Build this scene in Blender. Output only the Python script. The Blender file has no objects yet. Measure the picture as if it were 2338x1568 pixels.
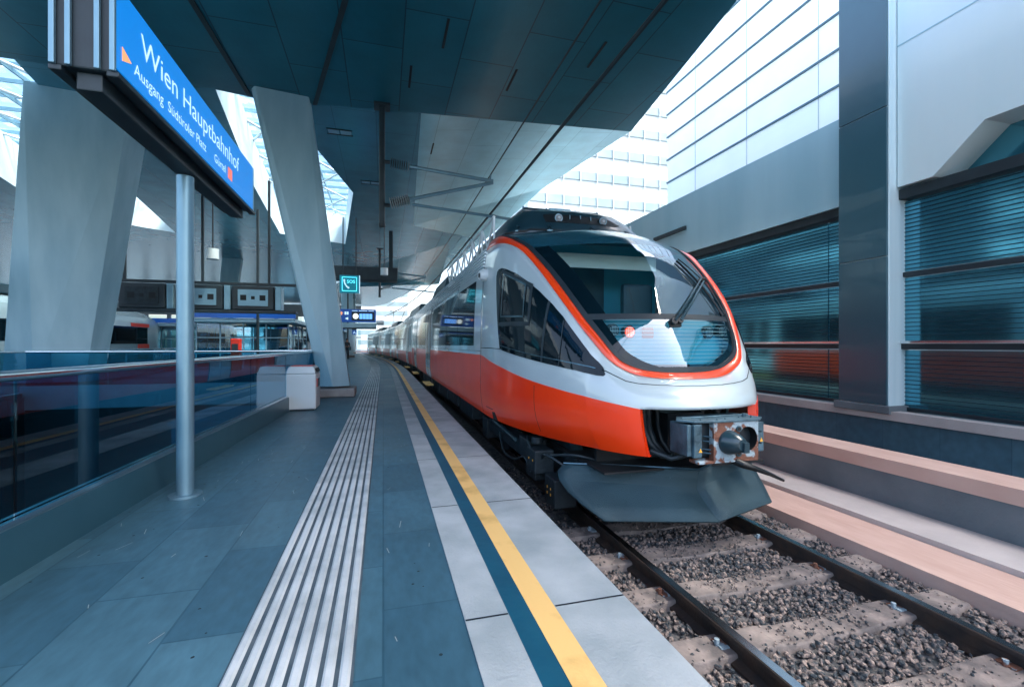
import bpy, bmesh, math, random
from mathutils import Vector, Matrix
from mathutils.bvhtree import BVHTree
random.seed(7)
R = math.radians
SC = bpy.context.scene
COL = SC.collection
TH = 15.64                                   # the camera looks this many degrees to the right of the track

# ------------------------------------------------------------------ camera, sky, sun, exposure
cd = bpy.data.cameras.new('camera'); cam = bpy.data.objects.new('camera', cd); COL.objects.link(cam)
cam.location = (0, 0, 1.8); cam.rotation_euler = (R(90), 0, R(-TH))
cd.sensor_width = 36; cd.lens = 36*1050/2338; cd.shift_y = 3/2338
cd.clip_start = .05; cd.clip_end = 3000
SC.camera = cam
W = bpy.data.worlds.new('World'); SC.world = W; W.use_nodes = True
wn = W.node_tree.nodes; wl = W.node_tree.links
SUN_EL, SUN_AZ = 60, 122                     # azimuth clockwise from the track direction (+Y)
sky = wn.new('ShaderNodeTexSky'); sky.sky_type = 'NISHITA'; sky.sun_disc = False
sky.sun_elevation = R(SUN_EL); sky.sun_rotation = R(SUN_AZ); sky.air_density = 1.0; sky.dust_density = 5.0; sky.ozone_density = 0.0
wl.new(sky.outputs[0], wn['Background'].inputs[0]); wn['Background'].inputs[1].default_value = .15
sd = bpy.data.lights.new('sun', 'SUN'); sun = bpy.data.objects.new('sun', sd); COL.objects.link(sun)
sd.energy = 1.5; sd.angle = R(10); sd.color = (1, .94, .86)
el, az = R(SUN_EL), R(SUN_AZ)
sun.rotation_euler = Vector((math.sin(az)*math.cos(el), math.cos(az)*math.cos(el), math.sin(el))).to_track_quat('Z', 'Y').to_euler()
sun.location = (20, -5, 40)
vs = SC.view_settings
vs.view_transform = 'Standard'; vs.look = 'None'; vs.gamma = 1; vs.use_curve_mapping = False
vs.exposure = 2.45
SC.cycles.max_bounces = 8; SC.cycles.diffuse_bounces = 5; SC.cycles.glossy_bounces = 4
SC.cycles.transparent_max_bounces = 12; SC.cycles.transmission_bounces = 4
SC.cycles.caustics_reflective = False; SC.cycles.caustics_refractive = False

# ------------------------------------------------------------------ materials
def mat(name, c, rough=.6, metal=0., spec=.5, c2=None, scale=4., stretch=None, bump=0., bscale=None, coat=0., detail=6., emit=None, es=0., mix=(.35,.7), rvar=0.):
    m = bpy.data.materials.new(name); m.use_nodes = True
    nt = m.node_tree; n = nt.nodes; l = nt.links; b = n['Principled BSDF']
    b.inputs['Base Color'].default_value = (*c, 1); b.inputs['Roughness'].default_value = rough
    b.inputs['Metallic'].default_value = metal; b.inputs['Specular IOR Level'].default_value = spec
    b.inputs['Coat Weight'].default_value = coat; b.inputs['Coat Roughness'].default_value = .03
    if emit: b.inputs['Emission Color'].default_value = (*emit, 1); b.inputs['Emission Strength'].default_value = es
    if c2 or bump or rvar:
        tc = n.new('ShaderNodeTexCoord'); mp = n.new('ShaderNodeMapping'); l.new(tc.outputs['Object'], mp.inputs[0])
        mp.inputs['Scale'].default_value = stretch or (1, 1, 1)
        nz = n.new('ShaderNodeTexNoise'); nz.inputs['Scale'].default_value = scale; nz.inputs['Detail'].default_value = detail
        l.new(mp.outputs[0], nz.inputs['Vector'])
        if c2:
            rp = n.new('ShaderNodeValToRGB'); rp.color_ramp.elements[0].position = mix[0]; rp.color_ramp.elements[1].position = mix[1]
            rp.color_ramp.elements[0].color = (*c, 1); rp.color_ramp.elements[1].color = (*c2, 1)
            l.new(nz.outputs[0], rp.inputs[0]); l.new(rp.outputs[0], b.inputs['Base Color'])
        if rvar:
            mr = n.new('ShaderNodeMapRange'); mr.inputs['To Min'].default_value = max(.02, rough-rvar); mr.inputs['To Max'].default_value = rough+rvar
            l.new(nz.outputs[0], mr.inputs[0]); l.new(mr.outputs[0], b.inputs['Roughness'])
        if bump:
            n2 = n.new('ShaderNodeTexNoise'); n2.inputs['Scale'].default_value = bscale or scale*6; n2.inputs['Detail'].default_value = 5
            l.new(mp.outputs[0], n2.inputs['Vector'])
            bp = n.new('ShaderNodeBump'); bp.inputs['Strength'].default_value = bump; bp.inputs['Distance'].default_value = .02
            l.new(n2.outputs[0], bp.inputs['Height']); l.new(bp.outputs[0], b.inputs['Normal'])
    return m
def panel_mat(name, c, c2, bw, bh, mortar, mcol, rough=.5, spec=.5, msize=.012, bump=.3, axes='XY', metal=0., off=.5, grain=1., gamt=.08):
    """flat panels or slabs with thin joints, laid out in object space"""
    m = mat(name, c, rough, metal, spec)
    nt = m.node_tree; n = nt.nodes; l = nt.links; b = n['Principled BSDF']
    tc = n.new('ShaderNodeTexCoord'); sp = n.new('ShaderNodeSeparateXYZ'); cb = n.new('ShaderNodeCombineXYZ')
    l.new(tc.outputs['Object'], sp.inputs[0]); l.new(sp.outputs[axes[0]], cb.inputs[0]); l.new(sp.outputs[axes[1]], cb.inputs[1])
    br = n.new('ShaderNodeTexBrick'); l.new(cb.outputs[0], br.inputs['Vector'])
    br.inputs['Scale'].default_value = 1; br.inputs['Brick Width'].default_value = bw; br.inputs['Row Height'].default_value = bh
    br.inputs['Mortar Size'].default_value = msize; br.inputs['Mortar Smooth'].default_value = .2; br.offset = off
    br.inputs['Color1'].default_value = (*c, 1); br.inputs['Color2'].default_value = (*c2, 1); br.inputs['Mortar'].default_value = (*mcol, 1)
    nz = n.new('ShaderNodeTexNoise'); nz.inputs['Scale'].default_value = 1.3; nz.inputs['Detail'].default_value = 8; l.new(tc.outputs['Object'], nz.inputs['Vector'])
    mr = n.new('ShaderNodeMapRange'); mr.inputs['To Min'].default_value = .72; mr.inputs['To Max'].default_value = 1.25; l.new(nz.outputs[0], mr.inputs[0])
    mx = n.new('ShaderNodeMix'); mx.data_type = 'RGBA'; mx.blend_type = 'MULTIPLY'; mx.inputs[0].default_value = 1
    l.new(br.outputs['Color'], mx.inputs[6]); l.new(mr.outputs[0], mx.inputs[7])
    mp = n.new('ShaderNodeMapping'); mp.inputs['Scale'].default_value = (13, 5, 5); l.new(tc.outputs['Object'], mp.inputs[0])
    n3 = n.new('ShaderNodeTexNoise'); n3.inputs['Scale'].default_value = grain; n3.inputs['Detail'].default_value = 7; l.new(mp.outputs[0], n3.inputs['Vector'])
    m3 = n.new('ShaderNodeMapRange'); m3.inputs['From Min'].default_value = .3; m3.inputs['From Max'].default_value = .7; m3.inputs['To Min'].default_value = 1-gamt; m3.inputs['To Max'].default_value = 1+gamt; l.new(n3.outputs[0], m3.inputs[0])
    mx2 = n.new('ShaderNodeMix'); mx2.data_type = 'RGBA'; mx2.blend_type = 'MULTIPLY'; mx2.inputs[0].default_value = 1
    l.new(mx.outputs[2], mx2.inputs[6]); l.new(m3.outputs[0], mx2.inputs[7]); l.new(mx2.outputs[2], b.inputs['Base Color'])
    m4 = n.new('ShaderNodeMapRange'); m4.inputs['To Min'].default_value = rough-.12; m4.inputs['To Max'].default_value = rough+.16; l.new(nz.outputs[0], m4.inputs[0])
    if gamt > .1: l.new(m4.outputs[0], b.inputs['Roughness'])
    if bump:
        bp = n.new('ShaderNodeBump'); bp.inputs['Strength'].default_value = bump; bp.inputs['Distance'].default_value = .01; bp.invert = True
        l.new(br.outputs['Fac'], bp.inputs['Height']); l.new(bp.outputs[0], b.inputs['Normal'])
    return m
def glass_mat(name, tint, refl=.08, rough=.01, power=4.):
    """thin pane: clear tint mixed with a mirror reflection that grows at grazing angles"""
    m = bpy.data.materials.new(name); m.use_nodes = True
    nt = m.node_tree; n = nt.nodes; l = nt.links; n.remove(n['Principled BSDF']); out = n['Material Output']
    t = n.new('ShaderNodeBsdfTransparent'); t.inputs[0].default_value = (*tint, 1)
    g = n.new('ShaderNodeBsdfGlossy'); g.inputs['Roughness'].default_value = rough; g.inputs[0].default_value = (.92, .97, 1, 1)
    lw = n.new('ShaderNodeLayerWeight'); lw.inputs[0].default_value = .5
    pw = n.new('ShaderNodeMath'); pw.operation = 'POWER'; pw.inputs[1].default_value = power; l.new(lw.outputs['Facing'], pw.inputs[0])
    ma = n.new('ShaderNodeMath'); ma.operation = 'MULTIPLY_ADD'; ma.inputs[1].default_value = 1-refl; ma.inputs[2].default_value = refl; ma.use_clamp = True
    l.new(pw.outputs[0], ma.inputs[0]); mx = n.new('ShaderNodeMixShader'); l.new(ma.outputs[0], mx.inputs[0])
    l.new(t.outputs[0], mx.inputs[1]); l.new(g.outputs[0], mx.inputs[2]); l.new(mx.outputs[0], out.inputs['Surface'])
    return m
M = {}
M['paving'] = panel_mat('slate_paving', (.044,.118,.165), (.070,.165,.215), .9, .45, 0, (.032,.095,.135), .40, .5, .005, .15, 'YX', grain=1.6, gamt=.15)
M['concrete'] = mat('pale_concrete', (.32,.37,.38), .7, c2=(.50,.54,.545), scale=2.6, bump=.25, bscale=60)
M['concrete_dark'] = mat('grey_concrete', (.10,.13,.15), .8, c2=(.17,.20,.22), scale=1.4, bump=.3, bscale=30)
M['tactile'] = mat('tactile_tile', (.34,.39,.40), .55, c2=(.66,.70,.70), scale=2.6, detail=9, mix=(.3,.6), bump=.12, bscale=80)
M['tactile_low'] = mat('tactile_groove', (.05,.08,.10), .7, c2=(.10,.13,.15), scale=8)
M['blue_band'] = mat('petrol_band', (.004,.075,.13), .45, c2=(.008,.105,.17), scale=3, bump=.1)
M['yellow'] = mat('yellow_paint', (.70,.40,.12), .5, c2=(1.0,.62,.22), scale=3.5, detail=9, mix=(.3,.5), bump=.12, bscale=70)
M['pinkcrete'] = mat('rosy_concrete', (.52,.35,.29), .8, c2=(.60,.43,.365), scale=3, stretch=(2,.6,1), bump=.25, bscale=14)
M['duct'] = mat('cable_duct_concrete', (.42,.39,.38), .8, c2=(.53,.49,.47), scale=2, bump=.2, bscale=40)
M['rail'] = mat('rail_steel', (.055,.05,.05), .55, .6, c2=(.10,.07,.055), scale=9, bump=.2)
M['rail_top'] = mat('polished_rail', (.55,.60,.64), .22, 1.)
M['sleeper'] = mat('sleeper_concrete', (.11,.10,.10), .9, c2=(.29,.245,.225), scale=6, detail=9, bump=.4, bscale=30)
M['stone'] = mat('ballast_stone', (.030,.042,.052), .85, c2=(.30,.235,.205), scale=28, detail=2, mix=(.42,.66), bump=.3, bscale=60)
M['ballast'] = mat('ballast_bed', (.03,.04,.05), .9, c2=(.16,.15,.15), scale=16, detail=3, bump=1., bscale=20)
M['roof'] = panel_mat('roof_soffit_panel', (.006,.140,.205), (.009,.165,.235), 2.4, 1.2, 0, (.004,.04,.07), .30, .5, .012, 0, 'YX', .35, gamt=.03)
M['roof_hall'] = panel_mat('lit_soffit_panel', (.085,.28,.37), (.10,.31,.40), 2.4, 1.2, 0, (.05,.17,.23), .26, .5, .010, 0, 'YX', .35, gamt=.02)  # same roof panels, coloured lighter for the light beyond the canopy
M['roof_lit'] = panel_mat('lit_facet_panel', (.32,.60,.69), (.35,.63,.72), 2.4, 1.2, 0, (.18,.38,.45), .3, .5, .010, 0, 'YX', .3, gamt=.02)  # palest copy of the roof colour, stands in for light on the facet
M['roof_light'] = mat('pale_roof_panel', (.34,.50,.60), .35, .2, c2=(.40,.56,.65), scale=.6, bump=.02)
M['hull'] = mat('white_steel_hull', (.62,.72,.77), .4, c2=(.70,.78,.82), scale=.5)
M['column'] = mat('painted_column', (.25,.42,.51), .45, c2=(.36,.54,.62), scale=.9, stretch=(2,2,.5), detail=9, bump=.04, bscale=30)
M['column_shaded'] = mat('glossy_shaded_face', (.010,.075,.11), .38, 0., .9, coat=.3, c2=(.014,.09,.13), scale=.7)  # shade of the side facing the roof is put into this dark colour
M['column_lit'] = mat('lit_column_face', (.55,.72,.78), .3, 0., .6, c2=(.70,.84,.88), scale=1.2, stretch=(4,4,.1), coat=.4)  # brightness of the lit side is put into this pale colour
M['plinth'] = mat('stone_plinth', (.30,.27,.26), .7, c2=(.42,.38,.36), scale=4, bump=.3)
M['steel'] = mat('galvanised_steel', (.15,.28,.36), .40, .5, c2=(.20,.34,.42), scale=2.5, bump=.05)
M['kerb'] = mat('balustrade_kerb', (.03,.10,.14), .35, .2, c2=(.045,.13,.175), scale=1.5)
M['chrome'] = mat('brushed_handrail', (.72,.78,.82), .2, 1.)
M['white_metal'] = mat('white_enamel', (.62,.68,.71), .4, c2=(.68,.73,.75), scale=1.2)
M['dark'] = mat('dark_housing', (.008,.018,.026), .5, c2=(.016,.032,.042), scale=3)
M['darker'] = mat('black_shadow_gap', (.003,.006,.009), .7)
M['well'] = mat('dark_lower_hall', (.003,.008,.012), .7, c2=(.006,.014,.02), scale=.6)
M['train_white'] = mat('silver_white_lacquer', (.43,.52,.56), .28, .05, coat=.8, c2=(.50,.59,.62), scale=1.2, detail=9)
M['train_side'] = mat('silver_bodyside', (.66,.76,.80), .17, .3, coat=.6, c2=(.76,.84,.87), scale=1.5, stretch=(1,.4,1), detail=9)
M['orange'] = mat('signal_orange_lacquer', (.82,.032,.001), .30, 0., coat=.4, c2=(.92,.048,.002), scale=1.4, detail=9)
M['stripe'] = mat('orange_stripe_lacquer', (.78,.050,.004), .28, 0., coat=.5)
M['gloss_black'] = mat('black_glazing', (.002,.008,.013), .05, 0., .35)
M['car_glass'] = mat('dark_car_window', (.002,.010,.016), .04, 0., .12)
M['roof_gloss'] = mat('dark_roof_lacquer', (.010,.055,.085), .16, 0., .6, coat=.6, c2=(.012,.065,.10), scale=1)
M['fairing'] = mat('fairing_lacquer', (.010,.032,.046), .28, 0., .5, coat=.3, c2=(.016,.042,.058), scale=3)
M['rubber'] = mat('rubber_seal', (.012,.022,.03), .55)
M['trim'] = mat('seam_dark', (.003,.012,.02), .6)
M['plow'] = mat('snow_plough_paint', (.018,.05,.068), .50, .1, .5, c2=(.030,.075,.098), scale=2.2, bump=.5, bscale=160, rvar=.12)
M['under'] = mat('underframe_grime', (.010,.020,.027), .55, .3, c2=(.025,.04,.05), scale=6, bump=.3)
M['under_steel'] = mat('damper_steel', (.08,.16,.20), .3, .8, c2=(.06,.10,.13), scale=8)
M['coupler'] = mat('coupler_paint', (.09,.17,.22), .5, .4, c2=(.03,.06,.08), scale=7, bump=.4, bscale=40)
M['rust'] = mat('rusty_coupler_face', (.17,.075,.05), .75, .2, c2=(.30,.40,.46), scale=9, mix=(.47,.53), detail=9, bump=.6, bscale=30)
M['blackhole'] = mat('coupler_bore', (.004,.006,.008), .6)
M['amber'] = mat('warning_amber', (.85,.42,.05), .5)
M['wiper'] = mat('wiper_black', (.006,.009,.011), .4, .2)
M['lamp_red'] = mat('lit_red_lamp', (.9,.08,.04), .4, emit=(1,.07,.03), es=.32)
M['lamp_dots'] = mat('lit_led_dots', (1,.5,.4), .4, emit=(1,.40,.30), es=.45)
M['lamp_off'] = mat('unlit_lamp', (.02,.05,.07), .15, .0)
M['lens'] = mat('clear_lens', (.30,.36,.40), .3, .0)
M['cab'] = mat('cab_lining', (.04,.34,.46), .6, c2=(.05,.38,.50), scale=1)
M['cab_dark'] = mat('cab_dark_fitting', (.006,.025,.04), .5)
M['blind'] = mat('sun_blind', (.86,.88,.84), .8)
M['console'] = mat('console_top', (.42,.50,.52), .6)
M['blueglow'] = mat('backlit_blue', (.01,.16,.50), .35, emit=(.0,.17,.55), es=.20)
M['bluesign'] = mat('navy_sign', (.005,.05,.22), .35, emit=(0,.04,.20), es=.16)
M['tealsign'] = mat('teal_sign', (.0,.18,.25), .4, emit=(.0,.16,.22), es=.12)
M['cyanlit'] = mat('lit_cyan_line', (.1,.7,.9), .4, emit=(.1,.75,.95), es=.40)
M['whitelit'] = mat('lit_white_lettering', (.8,.9,.95), .4, emit=(.45,.75,.95), es=.16)
M['bluelit'] = mat('lit_display_blue', (.1,.3,.8), .4, emit=(.12,.35,.9), es=.30)
M['orangelit'] = mat('lit_orange_mark', (.9,.35,.15), .4, emit=(.9,.32,.15), es=.2)
M['redlit'] = mat('lit_red_mark', (.8,.15,.12), .4, emit=(.85,.2,.15), es=.16)
M['reflector'] = mat('red_reflector', (.35,.03,.02), .4)
M['facade'] = mat('teal_facade_glass', (.07,.27,.37), .11, .85, .8, c2=(.10,.38,.50), scale=.4)
M['slat'] = mat('facade_slat', (.002,.03,.05), .6)
M['fascia'] = mat('pale_fascia', (.28,.50,.60), .38, .1, c2=(.38,.61,.70), scale=.7, stretch=(1,1,.15), detail=9, coat=.3)
M['gable'] = mat('white_gable_panel', (.60,.76,.80), .35, .0, c2=(.72,.85,.88), scale=.6, stretch=(1,1,.15), detail=9, coat=.4)
M['curtain'] = mat('white_translucent_glazing', (.80,.84,.86), .3, c2=(.88,.90,.91), scale=.5)
M['mullion'] = mat('thin_dark_mullion', (.05,.12,.17), .5)
M['tower'] = mat('white_tower_cladding', (.44,.50,.52), .6, c2=(.50,.56,.58), scale=.1)
M['towerwin'] = mat('tower_window_band', (.17,.25,.28), .3, c2=(.24,.33,.36), scale=.3)
M['rail_glass'] = glass_mat('balustrade_glass', (.30,.62,.74), .03, .01, 4.2)
M['windscreen'] = glass_mat('tinted_windscreen', (.72,.90,.95), .13, .01, 2.8)
M['lampglass'] = glass_mat('lamp_cover_glass', (.60,.80,.86), .13, .02, 2.6)
M['skylight'] = glass_mat('skylight_pane', (.85,.93,.95), .05, .05, 4.)
M['kioskglass'] = glass_mat('kiosk_glass', (.35,.65,.75), .12, .02, 3.)
M['skin'] = mat('skin', (.45,.25,.18), .6)
M['hair'] = mat('dark_hair', (.01,.008,.007), .7)
M['coat'] = mat('dark_coat', (.012,.018,.026), .8, c2=(.02,.028,.036), scale=12)
M['trouser'] = mat('dark_trousers', (.01,.014,.02), .85)
M['bag'] = mat('teal_shoulder_bag', (.02,.09,.12), .7)
M['clockface'] = mat('lit_clock_face', (.8,.85,.85), .5, emit=(.8,.9,.9), es=.25)
M['redpaint'] = mat('red_machine_paint', (.6,.03,.015), .4)
M['bandwhite'] = mat('far_train_white', (.40,.52,.58), .25, .2, coat=.5)

# ------------------------------------------------------------------ helpers
def worig(o):
    v = Vector((0, 0, 0))
    while o: v += o.location; o = o.parent
    return v
def tag(o, label=None, cat=None, group=None, kind=None):
    if label: o['label'] = label
    if cat: o['category'] = cat
    if group: o['group'] = group
    if kind: o['kind'] = kind
    return o
def thing(name, loc, label, cat, group=None):
    o = bpy.data.objects.new(name, None); COL.objects.link(o); o.location = loc; o.empty_display_size = .2
    return tag(o, label, cat, group)
class MB:
    dx = 0.
    def __init__(s): s.v = []; s.f = []; s.mi = []
    def add(s, vs_, fs, mi=0):
        k = len(s.v); s.v += [(p[0]+MB.dx, p[1], p[2]) for p in vs_]; s.f += [tuple(i+k for i in f) for f in fs]; s.mi += [mi]*len(fs); return s
    def box(s, x0, x1, y0, y1, z0, z1, mi=0, T=None):
        P = [(x, y, z) for z in (z0, z1) for y in (y0, y1) for x in (x0, x1)]
        if T: P = [T(*p) for p in P]
        return s.add(P, [(0,2,3,1),(4,5,7,6),(0,1,5,4),(2,6,7,3),(0,4,6,2),(1,3,7,5)], mi)
    def prism(s, poly, z0, z1, mi=0, T=None):
        n = len(poly); P = [(x, y, z0) for x, y in poly]+[(x, y, z1) for x, y in poly]
        if T: P = [T(*p) for p in P]
        return s.add(P, [tuple(range(n))[::-1], tuple(range(n, 2*n))]+[(i, (i+1) % n, (i+1) % n+n, i+n) for i in range(n)], mi)
    def hull2(s, A, B, mi=0, caps=True):
        n = len(A); fs = [(i, (i+1) % n, (i+1) % n+n, i+n) for i in range(n)]
        if caps: fs += [tuple(range(n))[::-1], tuple(range(n, 2*n))]
        return s.add(list(A)+list(B), fs, mi)
    def loft(s, rings, mi=0, closed=True, caps=False):
        n = len(rings[0]); V = [p for r_ in rings for p in r_]; fs = []
        for k in range(len(rings)-1):
            for i in range(n if closed else n-1):
                j = (i+1) % n; fs.append((k*n+i, k*n+j, (k+1)*n+j, (k+1)*n+i))
        if caps: fs += [tuple(range(n))[::-1], tuple(range((len(rings)-1)*n, len(rings)*n))]
        return s.add(V, fs, mi)
    def tube(s, pts, r, n=10, mi=0, caps=True):
        pts = [Vector(p) for p in pts]; rad = r if isinstance(r, (list, tuple)) else [r]*len(pts); rings = []
        up = Vector((0, 0, 1))
        for i, p in enumerate(pts):
            d = (pts[min(i+1, len(pts)-1)]-pts[max(i-1, 0)]).normalized()
            a = d.cross(up); a = a if a.length > .05 else d.cross(Vector((1, 0, 0))); a.normalize(); b = d.cross(a)
            rings.append([tuple(p+rad[i]*(math.cos(t)*a+math.sin(t)*b)) for t in [2*math.pi*k/n for k in range(n)]])
        return s.loft(rings, mi, True, caps)
    def disc(s, c, ax, r, depth, n=24, mi=0):
        c = Vector(c); ax = Vector(ax).normalized(); return s.tube([c, c+ax*depth], r, n, mi)
    def build(s, name, mats, parent=None, smooth=False, bevel=0, sharp=40):
        me = bpy.data.meshes.new(name); o = bpy.data.objects.new(name, me)
        og = worig(parent)
        me.from_pydata([(p[0]-og.x, p[1]-og.y, p[2]-og.z) for p in s.v], [], s.f)
        for m_ in (mats if isinstance(mats, (list, tuple)) else [mats]): me.materials.append(m_)
        me.polygons.foreach_set('material_index', s.mi)
        me.validate(); COL.objects.link(o)
        bm = bmesh.new(); bm.from_mesh(me); bmesh.ops.recalc_face_normals(bm, faces=bm.faces)
        if smooth:
            for f in bm.faces: f.smooth = True
            for e in bm.edges:
                if len(e.link_faces) == 2 and e.calc_face_angle(0) > R(sharp): e.smooth = False
        bm.to_mesh(me); bm.free()
        if parent: o.parent = parent
        if bevel:
            b = o.modifiers.new('bevel', 'BEVEL'); b.width = bevel; b.segments = 2; b.limit_method = 'ANGLE'; b.angle_limit = R(50)
        return o
def copy_tree(o, loc=None, rz=None, parent=None):
    c = o.copy(); COL.objects.link(c); c.parent = parent
    if loc is not None: c.location = loc
    if rz is not None: c.rotation_euler[2] = rz
    for ch in list(o.children): copy_tree(ch, parent=c)
    return c
RC, S0 = 312., 20.                            # the track turns left with this radius after this distance
def CV(w, s, z=0.):
    if s <= S0: return (w, s, z)
    a = (s-S0)/RC; rr = RC+w-2.86
    return (2.86-RC+rr*math.cos(a), S0+rr*math.sin(a), z)
def srange(a, b):
    out = [a]; x = a
    while x < b-1e-6:
        x += 4 if x < S0 else 3
        out.append(min(x, b))
    return out
def sheet(name, w0, w1, z, s0, s1, m, label=None, thick=0., kind='structure', smooth=False):
    mb = MB(); ss = srange(s0, s1)
    w0f = w0 if callable(w0) else (lambda s: w0); w1f = w1 if callable(w1) else (lambda s: w1)
    if thick:
        mb.loft([[CV(w0f(s), s, z-thick), CV(w1f(s), s, z-thick), CV(w1f(s), s, z), CV(w0f(s), s, z)] for s in ss], 0, True, True)
    else:
        mb.loft([[CV(w0f(s), s, z), CV(w1f(s), s, z)] for s in ss], 0, False)
    o = mb.build(name, m, None)
    if kind: o['kind'] = kind
    return o
def text_mesh(s, size, mat_, T, parent, name='lettering', align='LEFT', ext=.0, sx=1., xs=1.):
    cu = bpy.data.curves.new('t', 'FONT'); cu.body = s; cu.size = size; cu.extrude = ext; cu.align_x = align; cu.space_character = xs
    cu.resolution_u = 3
    t = bpy.data.objects.new('t', cu); COL.objects.link(t)
    dg = bpy.context.evaluated_depsgraph_get(); me = bpy.data.meshes.new_from_object(t.evaluated_get(dg))
    bpy.data.objects.remove(t); og = worig(parent)
    for v in me.vertices:
        p = T(v.co.x*sx, v.co.y, v.co.z); v.co = (p[0]-og.x, p[1]-og.y, p[2]-og.z)
    me.materials.clear(); me.materials.append(mat_)
    o = bpy.data.objects.new(name, me); COL.objects.link(o); o.parent = parent
    return o
WC = 2.86                                   # track centre line, metres to the right of the camera
G1 = [(0,3.87,1.53),(.15,3.885,1.532),(.3,3.92,1.54),(.46,3.96,1.565),(.6,4.0,1.62),(.68,4.02,1.68),(.74,4.06,1.76),(.80,4.15,1.88),(.87,4.3,2.04),(.93,4.44,2.2),(.99,4.66,2.41),(1.05,4.91,2.63),(1.11,5.2,2.85),(1.15,5.42,3.0),(1.21,5.65,3.12),(1.27,5.9,3.22),(1.30,6.2,3.3),(1.31,6.6,3.33)]
G2 = [(0,3.78,1.475),(.2,3.80,1.478),(.36,3.85,1.487),(.53,3.92,1.515),(.67,3.965,1.58),(.75,4.0,1.64),(.80,4.05,1.70),(.87,4.15,1.83),(.95,4.29,2.0),(1.02,4.46,2.19),(1.09,4.68,2.41),(1.15,4.96,2.65),(1.21,5.25,2.87),(1.27,5.45,3.0),(1.33,5.68,3.09),(1.37,5.9,3.14),(1.39,6.2,3.17),(1.395,6.6,3.18)]
ZC = [(3.87,1.53),(3.9,1.66),(3.95,1.82),(4.05,2.1),(4.17,2.3),(4.3,2.5),(4.65,2.85),(5.1,3.13),(5.6,3.33),(6.1,3.44),(6.6,3.48)]
def interp(T, x):
    if x <= T[0][0]: return T[0][1]
    for a, b in zip(T, T[1:]):
        if x <= b[0]: return a[1]+(b[1]-a[1])*(x-a[0])/(b[0]-a[0])
    return T[-1][1]
def plan(u, u0=3.5, L=2.9, H=1.49, n=2.3):
    if u <= u0: return 0.
    t = min(1, max(0, 1-(u-u0)/L)); return H*(1-t**n)**(1/n)
def plan_inv(h):
    lo, hi = 3.5, 6.5
    for _ in range(40):
        m = (lo+hi)/2
        if plan(m) < h: lo = m
        else: hi = m
    return lo
UB = [3.5]+[plan_inv(h) for h in (.2,.38,.63,.78,.88,.97)]+[4.08,4.25,4.42,4.65,4.92,5.2,5.42,5.65,5.9,6.2,6.6]
KB = [.92,.92,.92,.92,.9,.885,.88,.87,.87,.88,.89,.905,.92,.93,.94,.95,.96,.966]
CK = 3                                       # the column where the mouth ends
def bez(a, b, c, t): return tuple((1-t)**2*p+2*t*(1-t)*q+t*t*r for p, q, r in zip(a, b, c))
def catmull(P, n):
    out = []
    for i in range(len(P)-1):
        p0 = P[max(0, i-1)]; p1 = P[i]; p2 = P[i+1]; p3 = P[min(len(P)-1, i+2)]
        for k in range(n):
            t = k/n
            out.append(tuple(.5*((2*b)+(-a+c)*t+(2*a-5*b+4*c-d)*t*t+(-a+3*b-3*c+d)*t**3) for a, b, c, d in zip(p0, p1, p2, p3)))
    out.append(tuple(P[-1])); return out
SUB = 4
def nose_columns():
    B = []; M = []; N = []
    for i, u in enumerate(UB):
        h = plan(u) if i else 0.
        du = -.05 if i <= 3 else (-.05+.05*(i-3)/6 if i < 9 else 0)
        B.append((h*KB[i], u+du, .80)); M.append((h, u, 1.22))
        zt = G2[i][2]
        N.append((h*1.004, u+.02, 1.22+(zt-1.22)*(.72 if i < 8 else .68)))
    T = catmull(G2, SUB); B = catmull(B, SUB); M = catmull(M, SUB); N = catmull(N, SUB)
    cols = []
    for b, m, n, t in zip(B, M, N, T):
        c1 = (m[0]*1.0, m[1]*.5+b[1]*.5, 1.0)
        cols.append([bez(b, c1, m, k/6) for k in range(6)]+[bez(m, n, t, k/14) for k in range(15)])
    return cols                              # cols[c][r] -> (half, u, z); row 6 is the lip height

# ------------------------------------------------------------------ ground, track, platform
END = 150.
g = MB(); g.add([(-300,-60,-5.3),(400,-60,-5.3),(400,500,-5.3),(-300,500,-5.3)], [(0,1,2,3)]); tag(g.build('ground', M['concrete_dark']), kind='structure')
sheet('track_bed', 1.10, 4.20, -.16, -8, END, M['ballast'], thick=.5)
sheet('walkway', 4.20, 4.80, -.02, -8, END, M['pinkcrete'], thick=.4)
sheet('cable_duct_walkway', 4.806, 5.396, .03, -8, END, M['duct'], thick=.4)
# far ground between the barrier and the opposite platform
sheet('second_track_bed', 5.88, 8.80, -.18, -8, END, M['ballast'], thick=.4)
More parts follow.
